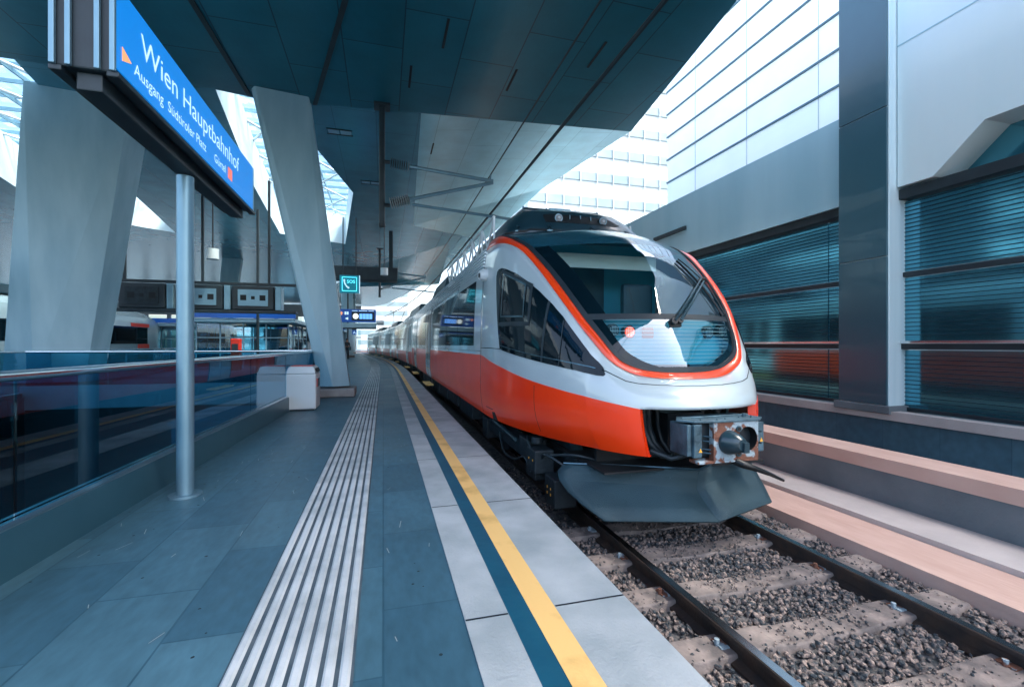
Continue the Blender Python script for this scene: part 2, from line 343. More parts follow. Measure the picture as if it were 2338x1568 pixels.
# loose stones: two bands of real pebbles
def stones():
    rnd = random.Random(3); ico = bmesh.new(); bmesh.ops.create_icosphere(ico, subdivisions=1, radius=1)
    iv = [v.co.copy() for v in ico.verts]; fi = [tuple(v.index for v in f.verts) for f in ico.faces]; ico.free()
    V = []; Fc = []
    def put(x, y, z, s):
        k = len(V); a = Matrix.Rotation(rnd.random()*6.3, 3, 'Z') @ Matrix.Rotation(rnd.random()*3, 3, 'X')
        sx, sy, sz = s*rnd.uniform(.7, 1.3), s*rnd.uniform(.7, 1.3), s*rnd.uniform(.5, .9)
        for c in iv:
            q = a @ Vector((c.x*sx*rnd.uniform(.8, 1.15), c.y*sy*rnd.uniform(.8, 1.15), c.z*sz)); V.append((x+q.x, y+q.y, z+q.z))
        Fc.extend(tuple(i+k for i in f) for f in fi)
    for y0, y1, dens in ((.9, 4.4, 1150), (4.4, 7.0, 250)):
        for _ in range(int((y1-y0)*3.0*dens)):
            x, y = rnd.uniform(1.16, 4.18), rnd.uniform(y0, y1)
            if 2.02 < x < 2.18 or 3.54 < x < 3.70: continue
            ph = ((y-.30) % .62)
            if .17 < ph < .41 and 1.62 < x < 4.10 and rnd.random() < .42: continue
            on = .17 < ph < .41 and 1.62 < x < 4.10
            put(x, y, (-.112 if on else -.15)+rnd.uniform(0, .022), rnd.uniform(.007, .013) if on else rnd.uniform(.011, .027))
    mb = MB(); mb.v = V; mb.f = Fc; mb.mi = [0]*len(Fc)
    me = bpy.data.meshes.new('ballast_stones'); me.from_pydata(V, [], Fc); me.materials.append(M['stone'])
    o = bpy.data.objects.new('ballast_stones', me); COL.objects.link(o)
    tag(o, 'loose pink and grey ballast stones between the rails in front of the train', 'ballast', kind='stuff')
stones()
# sleepers
n_sl = 12
lab_sl = ['nearest pale concrete sleeper, at the bottom edge of the photo', 'second nearest pale concrete sleeper between the rails', 'third pale concrete sleeper counted from the bottom edge', 'fourth pale concrete sleeper counted from the bottom edge', 'fifth pale sleeper, just in front of the snow plough', 'pale sleeper right under the snow plough edge']
first = None
for k in range(7):
    y = .30+.29+.62*(k+.0)
    if first is None:
        t = MB(); rings = []
        for x, hw, z in ((-1.3,.13,-.105),(-1.27,.135,-.095),(-.45,.135,-.095),(-.30,.135,-.115),(.30,.135,-.115),(.45,.135,-.095),(1.27,.135,-.095),(1.3,.13,-.105)):
            rings.append([(x+WC, -hw, -.25), (x+WC, hw, -.25), (x+WC, hw*.8, z), (x+WC, -hw*.8, z)])
        t.loft(rings, 0, True, True); first = t.build('sleeper', M['sleeper'], bevel=.01); o = first; o.location = (0, y, 0)
    else:
        o = copy_tree(first, (0, y, 0))
    tag(o, lab_sl[k] if k < len(lab_sl) else 'pale sleeper hidden in shadow under the coupler', 'sleeper', 'concrete sleepers under the rails')
# rails
def rail(w, label):
    t = thing('rail', (w, 2, 0), label, 'rail', 'steel rails of the train track')
    P = [(-.07,-.15),(.07,-.15),(.07,-.135),(.012,-.115),(.012,-.04),(.036,-.03),(.036,-.003),(.03,0),(-.03,0),(-.036,-.003),(-.036,-.03),(-.012,-.04),(-.012,-.115),(-.07,-.135)]
    mb = MB(); mb.loft([[CV(w+a, s, b) for a, b in P] for s in srange(-8, END)], 0, True, True); mb.build('rail_profile', M['rail'], t)
    mt = MB(); mt.loft([[CV(w-.028, s, .003), CV(w+.028, s, .003)] for s in srange(-8, END)], 0, False); mt.build('running_surface', M['rail_top'], t)
    for k in range(7):
      y = .59+.62*k
      for sx in (-1, 1):
        cl = MB(); cl.box(w+sx*.05-.03, w+sx*.05+.03, y-.05, y+.05, -.11, -.085); cl.tube([(w+sx*.075, y, -.1), (w+sx*.075, y, -.055)], .016, 8)
        cl.build('clip', M['rust'], t)
rail(2.105, 'left steel rail, beside the platform edge, dark web with a worn bright top')
rail(3.615, 'right steel rail beside the pink walkway, dark web with a worn bright top')

# platform, laid as one slab with a stair opening to its left
OW = lambda s: -2.06+.034*(s-2)              # edge of the stair opening
OE = 13.6
H = .55
P1 = sheet('platform', OW, 1.15, H, -6, OE, M['paving'], thick=.30)
sheet('platform_far_part', -9.2, 1.15, H-.001, OE+.002, END, M['paving'], thick=.30)
sheet('platform_wall', .95, 1.10, H-.302, -6, END, M['concrete_dark'], thick=.75)
sheet('edge_slab', .785, 1.153, H+.006, -6, END, M['concrete'], thick=.12)
sheet('yellow_line', .664, .785, H+.008, -6, END, M['yellow'], thick=.01)
sheet('petrol_band', .559, .664, H+.005, -6, END, M['blue_band'], thick=.01)
sheet('pale_band', .356, .559, H+.006, -6, END, M['concrete'], thick=.01)
# tactile strip: groove sheet and nine raised ribs
t0, t1 = -.584, -.108
sheet('tactile_strip_base', t0, t1, H+.004, -6, 75, M['tactile_low'])
mb = MB(); nr = 8; pitch = (t1-t0)/nr
ss = srange(-6, 75)
for k in range(nr):
    a = t0+k*pitch+.007; b = a+pitch-.018
    mb.loft([[CV(a, s, H+.004), CV(a+.010, s, H+.0125), CV(b-.010, s, H+.0125), CV(b, s, H+.004)] for s in ss], 0, False)
tag(mb.build('tactile_strip', M['tactile']), kind='structure')
# slab joints across the edge slabs
mb = MB()
for k in range(-1, 34):
    s = 2.05+k*1.5
    for a, b in ((.79, 1.152), (.358, .557)):
        mb.add([CV(a, s, H+.0072), CV(b, s, H+.0072), CV(b, s+.012, H+.0072), CV(a, s+.012, H+.0072)], [(0,1,2,3)])
tag(mb.build('slab_joints', M['trim']), kind='structure')

# ------------------------------------------------------------------ stair opening and glass balustrades
def wallsheet(name, pts, z0, z1, m, kind='structure', lab=None, cat=None):
    mb = MB(); mb.loft([[(x, y, z0), (x, y, z1)] for x, y in pts], 0, False); o = mb.build(name, m)
    if kind: o['kind'] = kind
    if lab: tag(o, lab, cat)
    return o
FE = lambda s: -6.35-.135*s                    # far edge of the opening
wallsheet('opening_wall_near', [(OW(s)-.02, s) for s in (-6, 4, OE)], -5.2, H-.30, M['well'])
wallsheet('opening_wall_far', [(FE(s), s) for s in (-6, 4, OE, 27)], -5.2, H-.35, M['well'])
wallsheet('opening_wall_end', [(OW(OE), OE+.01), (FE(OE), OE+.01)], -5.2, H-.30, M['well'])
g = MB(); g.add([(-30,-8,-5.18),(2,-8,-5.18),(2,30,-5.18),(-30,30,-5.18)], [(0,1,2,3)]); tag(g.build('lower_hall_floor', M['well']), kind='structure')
g = MB(); g.prism([(-40,-6),(FE(-6),-6),(FE(OE),OE),(-9.2,OE),(-9.2,60),(-40,60)], H-.35, H-.002); tag(g.build('far_platform', M['paving']), kind='structure')
def balustrade(a, b, fn, label, s_side, kerb=.27, n=6):
    t = thing('glass_balustrade', (fn(a), a, H), label, 'balustrade')
    L = lambda off, s, z: (fn(s)+off*s_side, s, z)
    ss = [a+(b-a)*k/8 for k in range(9)]
    mb = MB(); mb.loft([[L(.0, s, H-.3), L(.11, s, H-.3), L(.11, s, H+kerb), L(.0, s, H+kerb)] for s in ss], 0, True, True); mb.build('kerb', M['kerb'], t)
    mb = MB(); mb.loft([[L(.015, s, H+kerb+.001), L(.045, s, H+kerb+.001), L(.045, s, H+kerb+.03), L(.015, s, H+kerb+.03)] for s in ss], 0, True, True)
    mb.loft([[L(.065, s, H+kerb+.001), L(.095, s, H+kerb+.001), L(.095, s, H+kerb+.03), L(.065, s, H+kerb+.03)] for s in ss], 0, True, True)
    mb.build('clamp_profile', M['chrome'], t)
    for k in range(n):
        c0 = a+(b-a)*k/n+.012; c1 = a+(b-a)*(k+1)/n-.012
        mb = MB(); mb.loft([[L(.05, s, H+kerb+.005), L(.062, s, H+kerb+.005), L(.062, s, 1.60), L(.05, s, 1.60)] for s in (c0, c1)], 0, True, True); mb.build('glass_panel', M['rail_glass'], t)
    mb = MB(); mb.tube([L(.056, s, 1.63) for s in ss], .030, 12); mb.build('handrail', M['chrome'], t, True)
    return t
balustrade(-3, OE-.1, OW, 'long glass balustrade with steel kerb and round handrail beside the stair opening, nearest the camera', 1, n=8)
balustrade(3, 27, lambda s: FE(s)-.15, 'farther glass balustrade across the dark stair opening, beside the big left column', 1, .10, n=10)
t = thing('glass_balustrade', (-4.5, OE, H), 'short glass balustrade closing the far end of the stair opening', 'balustrade')
mb = MB(); mb.box(FE(OE)-.1, OW(OE), OE, OE+.10, H-.3, H+.26); mb.build('kerb', M['steel'], t)
for k in range(4):
    x0 = FE(OE)+(OW(OE)-FE(OE))*k/4; mb = MB(); mb.box(x0+.01, x0+(OW(OE)-FE(OE))/4-.01, OE+.045, OE+.057, H+.265, 1.6); mb.build('glass_panel', M['rail_glass'], t)
mb = MB(); mb.tube([(FE(OE), OE+.05, 1.63), (OW(OE), OE+.05, 1.63)], .03, 12); mb.build('handrail', M['chrome'], t, True)
# things seen down in the opening
t = thing('lift_shaft', (-3.2, 11.6, -5), 'blue glass lift shaft top standing down in the dark opening behind the pole', 'lift shaft')
mb = MB(); mb.box(-4.05, -2.45, 10.6, 12.9, -5, .20); mb.build('shaft_wall', M['blue_band'], t, bevel=.01)
mb = MB(); mb.box(-4.10, -2.40, 10.55, 12.95, .202, .27); mb.build('shaft_cap', M['blue_band'], t, bevel=.01)
mb = MB(); mb.box(-3.85, -2.65, 10.58, 10.596, -4.8, 0); mb.build('shaft_window', M['kioskglass'], t)
t = thing('escalator', (-4.2, 0, -5), 'dark escalator descending into the lower hall left of the pole', 'escalator')
for x in (-5.6, -4.4):
    mb = MB(); mb.hull2([(x-.08, 10.5, -2.2), (x+.08, 10.5, -2.2), (x+.08, 10.5, -1.2), (x-.08, 10.5, -1.2)], [(x-.08, 2.0, -5.1), (x+.08, 2.0, -5.1), (x+.08, 2.0, -4.1), (x-.08, 2.0, -4.1)]); mb.build('side_panel', M['dark'], t)
    mb = MB(); mb.tube([(x, 10.5, -1.15), (x, 2.0, -4.05)], .05, 8); mb.build('handrail', M['yellow'], t, True)
mb = MB()
for k in range(20): mb.box(-5.5, -4.5, 2.2+k*.4, 2.6+k*.4, -5.1+.14*k, -4.9+.14*k)
mb.build('step', M['under_steel'], t)
mb = MB(); mb.box(FE(3)+.02, OW(3)-.05, 2.95, 3.25, -1.30, -1.0); tag(mb.build('cross_beam', M['steel']), 'blue grey steel beam crossing the dark opening at the left edge', 'beam')

# ------------------------------------------------------------------ opposite side
B = thing('barrier_wall', (5.6, 10, 0), 'low concrete barrier wall with a rosy sunlit coping beyond the walkway', 'wall')
mb = MB(); mb.loft([[CV(5.40, s, -.4), CV(5.86, s, -.4), CV(5.86, s, .38), CV(5.40, s, .38)] for s in srange(-8, END)], 0, True, True); mb.build('wall_body', M['concrete_dark'], B)
mb = MB(); mb.loft([[CV(5.385, s, .382), CV(5.875, s, .382), CV(5.875, s, .53), CV(5.385, s, .53)] for s in srange(-8, END)], 0, True, True); mb.build('coping', M['pinkcrete'], B)
sheet('opposite_platform', 8.84, 13.0, H, -8, END, M['paving'], thick=1.2)
sheet('opposite_platform_edge', 8.78, 9.02, H+.05, -8, END, M['duct'], thick=.16)
FW = 9.22
def facade():
    t = thing('glass_facade', (FW, 8, H), 'dark teal glass screen wall with fine horizontal slats beyond the second track', 'glass wall')
    s0, s1 = -4., 70.
    ss = srange(s0, s1)
    for k in range(19):
        a, b = s0+k*3.9, s0+(k+1)*3.9-.03
        for z0, z1 in ((.62, 1.70), (1.84, 3.02), (3.14, 4.42)):
            mb = MB(); mb.add([CV(FW, a, z0), CV(FW, b, z0), CV(FW, b, z1), CV(FW, a, z1), CV(FW+.06, a, z0), CV(FW+.06, b, z0), CV(FW+.06, b, z1), CV(FW+.06, a, z1)], [(0,1,2,3),(4,5,6,7),(0,1,5,4),(2,3,7,6),(1,2,6,5),(0,3,7,4)]); mb.build('glass_pane', M['facade'], t)
    for z0, z1, pr in ((.60,.66,.05),(1.72,1.82,.10),(3.04,3.12,.06),(4.44,4.62,.16)):
        mb = MB(); mb.loft([[CV(FW-pr, s, z0), CV(FW+.08, s, z0), CV(FW+.08, s, z1), CV(FW-pr, s, z1)] for s in ss], 0, True, True); mb.build('transom', M['dark'], t)
    mb = MB(); mb.loft([[CV(FW-.13, s, 1.83), CV(FW-.09, s, 1.83), CV(FW-.09, s, 1.87), CV(FW-.13, s, 1.87)] for s in ss], 0, True, True); mb.build('grab_rail', M['chrome'], t)
    mb = MB()
    z = .70
    while z < 4.4:
        if not (1.66 < z < 1.9 or 3.0 < z < 3.16):
            mb.loft([[CV(FW-.018, s, z), CV(FW-.002, s, z), CV(FW-.002, s, z+.012), CV(FW-.018, s, z+.012)] for s in ss], 0, True, True)
        z += .075
    mb.build('slat', M['slat'], t)
facade()
t = thing('fascia_wall', (9.0, 10, 4.6), 'smooth pale blue fascia running above the glass screen', 'fascia')
mb = MB(); mb.loft([[CV(9.0, s, 4.625), CV(9.9, s, 4.625), CV(9.9, s, 6.42), CV(9.0, s, 6.42)] for s in srange(6.9, 60)], 0, True, True); mb.build('fascia_panel', M['fascia'], t)

mb = MB(); mb.hull2([(8.93, 12.2, 5.35), (8.998, 12.2, 5.35), (8.998, 12.2, 5.46), (8.93, 12.2, 5.46)], [(8.93, 13.9, 5.35), (8.998, 13.9, 5.35), (8.998, 13.9, 5.46), (8.93, 13.9, 5.46)]); mb.build('vent_slot', M['dark'], t)
t = thing('gable_wall', (9.2, 3, 4.6), 'large plain pale wall right of the white column with a dark notch', 'wall')
mb = MB()
prof = [(-4,5.30),(2.8,5.30),(4.9,5.30),(5.6,4.66),(6.16,4.66),(6.16,14.2),(-4,14.2)]
n = len(prof); mb.add([(9.0, y, z) for y, z in prof]+[(9.9, y, z) for y, z in prof], [tuple(range(n)), tuple(range(n, 2*n))]+[(i, (i+1) % n, (i+1) % n+n, i+n) for i in range(n)]); mb.build('wall_panel', M['gable'], t)
mb = MB()
for z in (7.2, 9.8, 12.4): mb.box(8.992, 8.999, -4, 6.16, z, z+.02)
for y in (-1.5, .4, 2.3, 4.2): mb.box(8.992, 8.9985, y, y+.02, 5.35, 14.1)
mb.build('panel_joint', M['fascia'], t)
mb = MB(); mb.box(9.6, 9.7, -4, 5.5, 4.62, 5.4); mb.build('recess', M['facade'], t)
# white square column on the opposite platform
t = thing('square_column', (9.3, 6.6, H), 'broad square column on the opposite platform, shade coloured into its left face, light into its right', 'column')
mb = MB(); mb.box(8.83, 9.80, 6.18, 7.12, H+.005, 14.2); mb.build('shaft', M['column_lit'], t, bevel=.02)
for k in range(5): mb = MB(); mb.box(8.79, 8.826, 6.20, 7.11, H+.15+k*2.72, H+.15+k*2.72+2.70); mb.build('shaded_face_panel', M['column_shaded'], t, bevel=.006)  # added dark panels carry the shade of the track-facing side
mb = MB(); mb.box(8.74, 9.86, 6.12, 7.18, H, H+.14); mb.build('base', M['concrete_dark'], t, bevel=.01)
# bright glazed wall rising behind the fascia
t = thing('glazed_wall', (12, 10, 5), 'tall bright translucent glazed wall with thin level mullions above the fascia', 'glass wall')
mb = MB(); mb.box(12.0, 12.3, -6, 17.6, 0, 14.4); mb.build('glazing', M['curtain'], t)
for k in range(11):
    z = 3.9+k*.99; mb = MB(); mb.box(11.95, 11.997, -6, 17.6, z, z+.055); mb.build('mullion', M['mullion'], t)
mb = MB()
for k in range(9): mb.box(11.985, 11.998, -5.9+k*2.7, -5.88+k*2.7, 3, 14.4)
mb.build('upright', M['tower'], t)
# office tower far behind
t = thing('office_tower', (40, 66, 0), 'white high rise with level grey window bands far behind the roof edge', 'building')
mb = MB(); mb.box(21, 60, 66, 86, -5, 75); mb.build('cladding', M['tower'], t)
for k in range(17):
    mb = MB(); mb.box(20.9, 60.1, 65.85, 65.99, 4+k*3.9, 5.3+k*3.9); mb.build('window_band', M['towerwin'], t)
mb = MB()
for k in range(14): mb.box(21+k*2.8, 21.1+k*2.8, 65.7, 65.84, 0, 74)
mb.build('fin', M['tower'], t)
for nm, (x, y, w_, d_, h_), lb in (('far_building', (-14, 118, 9, 12, 12), 'pale block far away behind the train roof, left of the pantograph'), ('far_building', (0, 150, 16, 14, 24), 'pale block far away peeping over the train roof'), ('far_building', (-34, 128, 18, 12, 7.5), 'low pale building closing the end of the tracks')):
    t = thing(nm, (x, y, 0), lb, 'building', 'pale buildings beyond the end of the station')
    mb = MB(); mb.box(x-w_/2, x+w_/2, y, y+d_, -1, h_); mb.build('wall', M['tower'], t)
    mb = MB()
    for z in range(2, int(h_)-1, 3): mb.box(x-w_/2+.5, x+w_/2-.5, y-.05, y-.01, z, z+1.3)
    mb.build('window_row', M['towerwin'], t)
    mb = MB(); mb.box(x-w_/2-.2, x+w_/2+.2, y-.2, y+d_+.2, h_, h_+.4); mb.build('roof', M['fascia'], t)

# ------------------------------------------------------------------ station roof
def slab_with_holes(name, outer, holes, z, th, m, mside, lab):
    t = thing(name, (outer[0][0], outer[0][1], z), lab, 'roof')
    cu = bpy.data.curves.new('c', 'CURVE'); cu.dimensions = '2D'; cu.fill_mode = 'BOTH'
    for poly in [outer]+holes:
        sp = cu.splines.new('POLY'); sp.points.add(len(poly)-1); sp.use_cyclic_u = True
        for i, p in enumerate(poly): sp.points[i].co = (p[0], p[1], 0, 1)
    co = bpy.data.objects.new('c', cu); COL.objects.link(co)
    dg = bpy.context.evaluated_depsgraph_get(); me = bpy.data.meshes.new_from_object(co.evaluated_get(dg)); bpy.data.objects.remove(co)
    V = [(v.co.x, v.co.y, z(v.co.x, v.co.y) if callable(z) else z) for v in me.vertices]; Fs = [tuple(p.vertices) for p in me.polygons]
    mb = MB(); mb.add(V, Fs); o = mb.build('soffit', m, t)
    mb = MB(); mb.add([(a, b, c+th) for a, b, c in V], Fs); mb.build('roof_top', mside, t)
    mb = MB()
    zf = z if callable(z) else (lambda x, y: z)
    for poly in [outer]+holes:
        for a, b in zip(poly, poly[1:]+poly[:1]): mb.add([(a[0], a[1], zf(*a)), (b[0], b[1], zf(*b)), (b[0], b[1], zf(*b)+th), (a[0], a[1], zf(*a)+th)], [(0,1,2,3)])
    mb.build('edge_panel', mside, t)
    return t
ZR = 8.0
U1 = 12.55
# near canopy: three facets, flat underside with folds
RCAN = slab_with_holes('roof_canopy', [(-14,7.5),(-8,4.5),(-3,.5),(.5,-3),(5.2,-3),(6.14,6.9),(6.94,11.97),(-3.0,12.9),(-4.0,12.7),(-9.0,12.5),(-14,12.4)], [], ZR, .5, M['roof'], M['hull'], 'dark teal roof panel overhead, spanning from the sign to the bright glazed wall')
mb = MB()
for a, b in (((-3.4,7.6),(-3.2,12.75)), ((-.2,7.0),(-1.7,12.8))):
    mb.hull2([(a[0]-.05, a[1], ZR-.03), (a[0]+.05, a[1], ZR-.03), (a[0]+.05, a[1], ZR-.002), (a[0]-.05, a[1], ZR-.002)], [(b[0]-.05, b[1], ZR-.03), (b[0]+.05, b[1], ZR-.03), (b[0]+.05, b[1], ZR-.002), (b[0]-.05, b[1], ZR-.002)])
mb.build('groove', M['dark'], RCAN)
holeA = [(-4.15,13.3),(-3.0,13.2),(-2.15,16.8),(-1.26,21.1),(-2.4,32.0),(-5.9,30.0),(-5.2,21.5)]
holeB = [(-8.2,13.2),(-9.6,20.5),(-10.5,23.6),(-11.8,31.5),(-13.8,29.8),(-15.4,26.6),(-14.4,22.4),(-12.5,13.2)]
holeC = [(-5.0,40),(-3.2,46),(-5.5,56),(-8.6,52)]
holeD = [(-22,14),(-19,20),(-20,30),(-26,34),(-30,24)]
edge = [(6.94,12.03),(6.5,14.5),(6.09,17.2),(5.7,24),(5.24,34.7),(4.3,46),(2.6,58),(.5,72),(-1.6,78)]
def zfold(x, y):
    return ZR-.9*max(0, 1-abs(y-34)/21)*max(0, 1-abs(x+1.5)/9)*0+0
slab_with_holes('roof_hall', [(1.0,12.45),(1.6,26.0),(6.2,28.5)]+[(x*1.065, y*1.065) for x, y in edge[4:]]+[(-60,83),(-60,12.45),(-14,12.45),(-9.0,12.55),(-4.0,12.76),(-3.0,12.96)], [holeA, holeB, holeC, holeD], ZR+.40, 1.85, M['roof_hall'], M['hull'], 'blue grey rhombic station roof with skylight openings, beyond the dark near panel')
t = thing('roof_facet', (4, 18, 8.4), 'upward sloping roof facet above the wires, coloured pale for the light it catches, beyond the dark panel', 'roof')
Z4 = ZR+.40
FA = [(1.0,12.45,Z4),(7.1,12.1,Z4),(8.27,14.25,Z4+.80),(7.23,20.4,Z4+.75),(6.2,28.5,Z4),(1.6,26.0,Z4)]  # tilted up toward the open side so the soffit catches light
FT4 = [(0,1,2),(0,2,3),(0,3,5),(3,4,5)]
mb = MB(); mb.add(FA, FT4); mb.add([(x, y, z+.5) for x, y, z in FA], FT4); mb.build('soffit', M['roof_lit'], t)
mb = MB()
for p, q in ((FA[1], FA[2]), (FA[2], FA[3]), (FA[3], FA[4])): mb.add([p, q, (q[0], q[1], q[2]+.5), (p[0], p[1], p[2]+.5)], [(0,1,2,3)])
mb.build('edge_panel', M['hull'], t)
t = thing('roof_fold', (0, 44, 8), 'darker angular fold of the roof dropping below the pale soffit far above the train', 'roof')
mb = MB(); mb.add([(-3.0,45,Z4-.004),(4.2,30,Z4-.004),(5.0,43,7.45),(-3.2,47,7.35),(4.8,52,Z4-.004),(-3.2,52,Z4-.004)], [(0,1,2,3),(3,2,4,5),(1,4,2),(0,3,5)]); mb.build('soffit', M['roof_hall'], t)
def skylight(hole, lab):
    cx = sum(p[0] for p in hole)/len(hole); cy = sum(p[1] for p in hole)/len(hole); z = ZR+2.3
    t = thing('skylight', (cx, cy, z), lab, 'skylight', 'glazed skylights in the station roof')
    x0, x1 = min(p[0] for p in hole)-1, max(p[0] for p in hole)+1; y0, y1 = min(p[1] for p in hole)-1, max(p[1] for p in hole)+1
    mb = MB(); mb.box(x0, x1, y0, y1, z+.30, z+.32); mb.build('pane', M['skylight'], t)
    mb = MB(); y = y0
    while y < y1: mb.box(x0, x1, y, y+.06, z+.16, z+.29); y += 1.15
    mb.build('purlin', M['steel'], t)
    mb = MB(); x = x0; k = 0
    while x < x1:
        mb.box(x, x+.05, y0, y1, z+.02, z+.155)
        x += 1.3
    mb.build('rafter', M['steel'], t)
    mb = MB(); x = x0; 
    while x < x1-2:
        for yy in range(int(y0), int(y1), 4):
            mb.tube([(x, yy, z-.1), (x+2.4, yy+4, z-.1)], .05, 6); mb.tube([(x+2.4, yy, z-.1), (x, yy+4, z-.1)], .05, 6)
        x += 2.4
    mb.build('brace', M['hull'], t)
skylight(holeA, 'skylight opening seen on both sides of the central column head')
skylight(holeB, 'skylight opening above the large left column')
skylight(holeC, 'small skylight far along the platform roof')
skylight(holeD, 'skylight opening at the left edge of the photo')
# slotted ceiling lamps
CL = [(1.2,9.2),(2.9,10.4),(.6,10.9),(4.4,9.0),(3.3,14.6),(1.6,15.8),(4.3,16.6)]
for i, (x, y) in enumerate(CL):
    mb = MB(); zz = ZR if y < 12.4 else ZR+.40+(.16*(x-1.2) if x > 1.2 else 0); mb.box(x-.025, x+.025, y-.45, y+.45, zz-.012, zz+.018); o = mb.build('ceiling_slot', M['darker'])
    tag(o, ['dark slot in the roof panel left of the two wires, nearer one', 'dark slot in the roof panel between the wires, close to its far edge', 'dark slot in the roof panel right of the hanging mast', 'dark slot in the roof panel right of both wires', 'dark slot in the paler roof beyond, beside the thick wire', 'dark slot in the paler roof over the mast arms', 'dark slot in the paler roof near the roof edge'][i], 'roof slot', 'narrow slots in the roof soffit')
for i, (x, y) in enumerate([(-1.3,15.2),(-.5,19.6),(-3.6,27.5)]):
    t = thing('ceiling_lamp', (x, y, ZR), ['square recessed double lamp in the ceiling left of the hanging mast', 'square recessed double lamp in the ceiling below the hanging mast foot', 'small recessed lamp in the dark ceiling above the monitors'][i], 'ceiling lamp', 'recessed ceiling lamps')
    for k in (0, 1):
        mb = MB(); mb.box(x-.34+k*.36, x-.02+k*.36, y-.16, y+.16, ZR+.395, ZR+.418); mb.build('lamp_glass', M['roof_light'], t)
    mb = MB(); mb.box(x-.38, x+.38, y-.2, y-.165, ZR+.38, ZR+.418); mb.box(x-.38, x+.38, y+.165, y+.2, ZR+.38, ZR+.418); mb.build('frame', M['dark'], t)

# ------------------------------------------------------------------ slanted columns
def slant_column(base, top, label, bw, tw, depth=.7, pl=True):
    t = thing('slanted_column', (base[0], base[1], H), label, 'column', 'slanted white columns carrying the roof')
    (bx, by), (tx, ty) = base, top
    def ring(cx, cy, w_, d_, z, k):
        return [(cx-w_/2, cy-d_*.30, z), (cx-w_*k, cy-d_/2, z), (cx+w_/2, cy-d_*.28, z), (cx+w_/2-.02, cy+d_/2, z), (cx-w_/2+.02, cy+d_/2, z)]
    mb = MB(); mb.loft([ring(bx, by, bw, depth, H+.24, .05), ring(tx, ty, tw, depth*1.25, ZR+.45, .42)], 0, True, True); mb.build('shaft', M['column'], t, bevel=.012)
    if pl:
        mb = MB(); mb.prism([(bx-bw/2-.13, by-depth/2-.12), (bx+bw/2+.13, by-depth/2-.12), (bx+bw/2+.13, by+depth/2+.1), (bx-bw/2-.13, by+depth/2+.1)], H, H+.2); mb.build('plinth', M['plinth'], t, bevel=.03)
    return t
slant_column((-1.13,12.15), (-2.52,12.75), 'central faceted white column leaning left, between the bins and the train', .68, 1.33)
slant_column((-8.75,15.6), (-7.75,15.2), 'large pale blue column at the left leaning right behind the sign', 1.8, 2.3, 1.2)
slant_column((-3.4,49.0), (-3.55,49.2), 'far slim column behind the emergency phone sign and the clock board', 1.0, 1.15)
slant_column((-4.3,70.0), (-4.3,70.2), 'farthest slim pale column beside the end of the train', .8, .9)
slant_column((-12.0,40.0), (-11.2,40), 'distant column beyond the glass waiting rooms, leaning slightly', .9, 1.3)

# platform marks: gum spots, and pale dashes painted as glints
rnd = random.Random(11)
mb = MB(); m2 = MB()
for _ in range(150):
    x, y = rnd.uniform(-1.95, .34), rnd.uniform(1.6, 13)**1.0; r_ = rnd.uniform(.004, .010)
    if t0-.03 < x < t1+.03: continue
    mb.add([(x+r_*math.cos(k*math.pi/4)*rnd.uniform(.8, 1.2), y+r_*math.sin(k*math.pi/4)*rnd.uniform(.8, 1.2), H+.0015) for k in range(8)], [tuple(range(8))])
tag(mb.build('gum_spots', M['dark']), 'small dark gum spots scattered over the blue grey paving', 'stains', kind='stuff')
for _ in range(70):
    x, y = rnd.uniform(-1.9, .3), rnd.uniform(1.7, 7); l_ = rnd.uniform(.03, .12); a_ = rnd.uniform(-.5, .5)
    if t0-.05 < x < t1+.05: continue
    c_, s_ = math.cos(a_)*l_, math.sin(a_)*l_; m2.add([(x, y, H+.002), (x+.004, y, H+.002), (x+.004+s_, y+c_, H+.002), (x+s_, y+c_, H+.002)], [(0,1,2,3)])
tag(m2.build('painted_glints', M['concrete']), 'thin pale dashes painted as glints on the blue grey paving', 'stains', kind='stuff')

# ------------------------------------------------------------------ the train
TR = thing('train', (WC, 10, 0), 'silver white and orange regional train with a rounded nose, standing at the platform', 'train')
cols = nose_columns(); NC = len(cols); NR = len(cols[0]); LIP = 6; CC = CK*SUB
def nose_half(sg):
    mb = MB(); idx = {}
    for c in range(NC):
        for r_ in range(NR):
            h, u, z = cols[c][r_]; idx[c, r_] = len(mb.v); mb.v.append((WC+sg*h, u, z))
    for c in range(NC-1):
        for r_ in range(NR-1):
            if c < CC and r_ < LIP: continue
            f = (idx[c, r_], idx[c+1, r_], idx[c+1, r_+1], idx[c, r_+1]); mb.f.append(f if sg > 0 else f[::-1]); mb.mi.append(0)
    return mb
mb = nose_half(-1); m2 = nose_half(1); mb.add(m2.v, m2.f)
nose = mb.build('nose_shell', [M['train_white'], M['orange']], TR, True, sharp=70)
bmn = bmesh.new(); bmn.from_mesh(nose.data); bmesh.ops.remove_doubles(bmn, verts=bmn.verts, dist=.0008); bmesh.ops.delete(bmn, geom=[v for v in bmn.verts if not v.link_faces], context='VERTS')
bmesh.ops.recalc_face_normals(bmn, faces=bmn.faces)
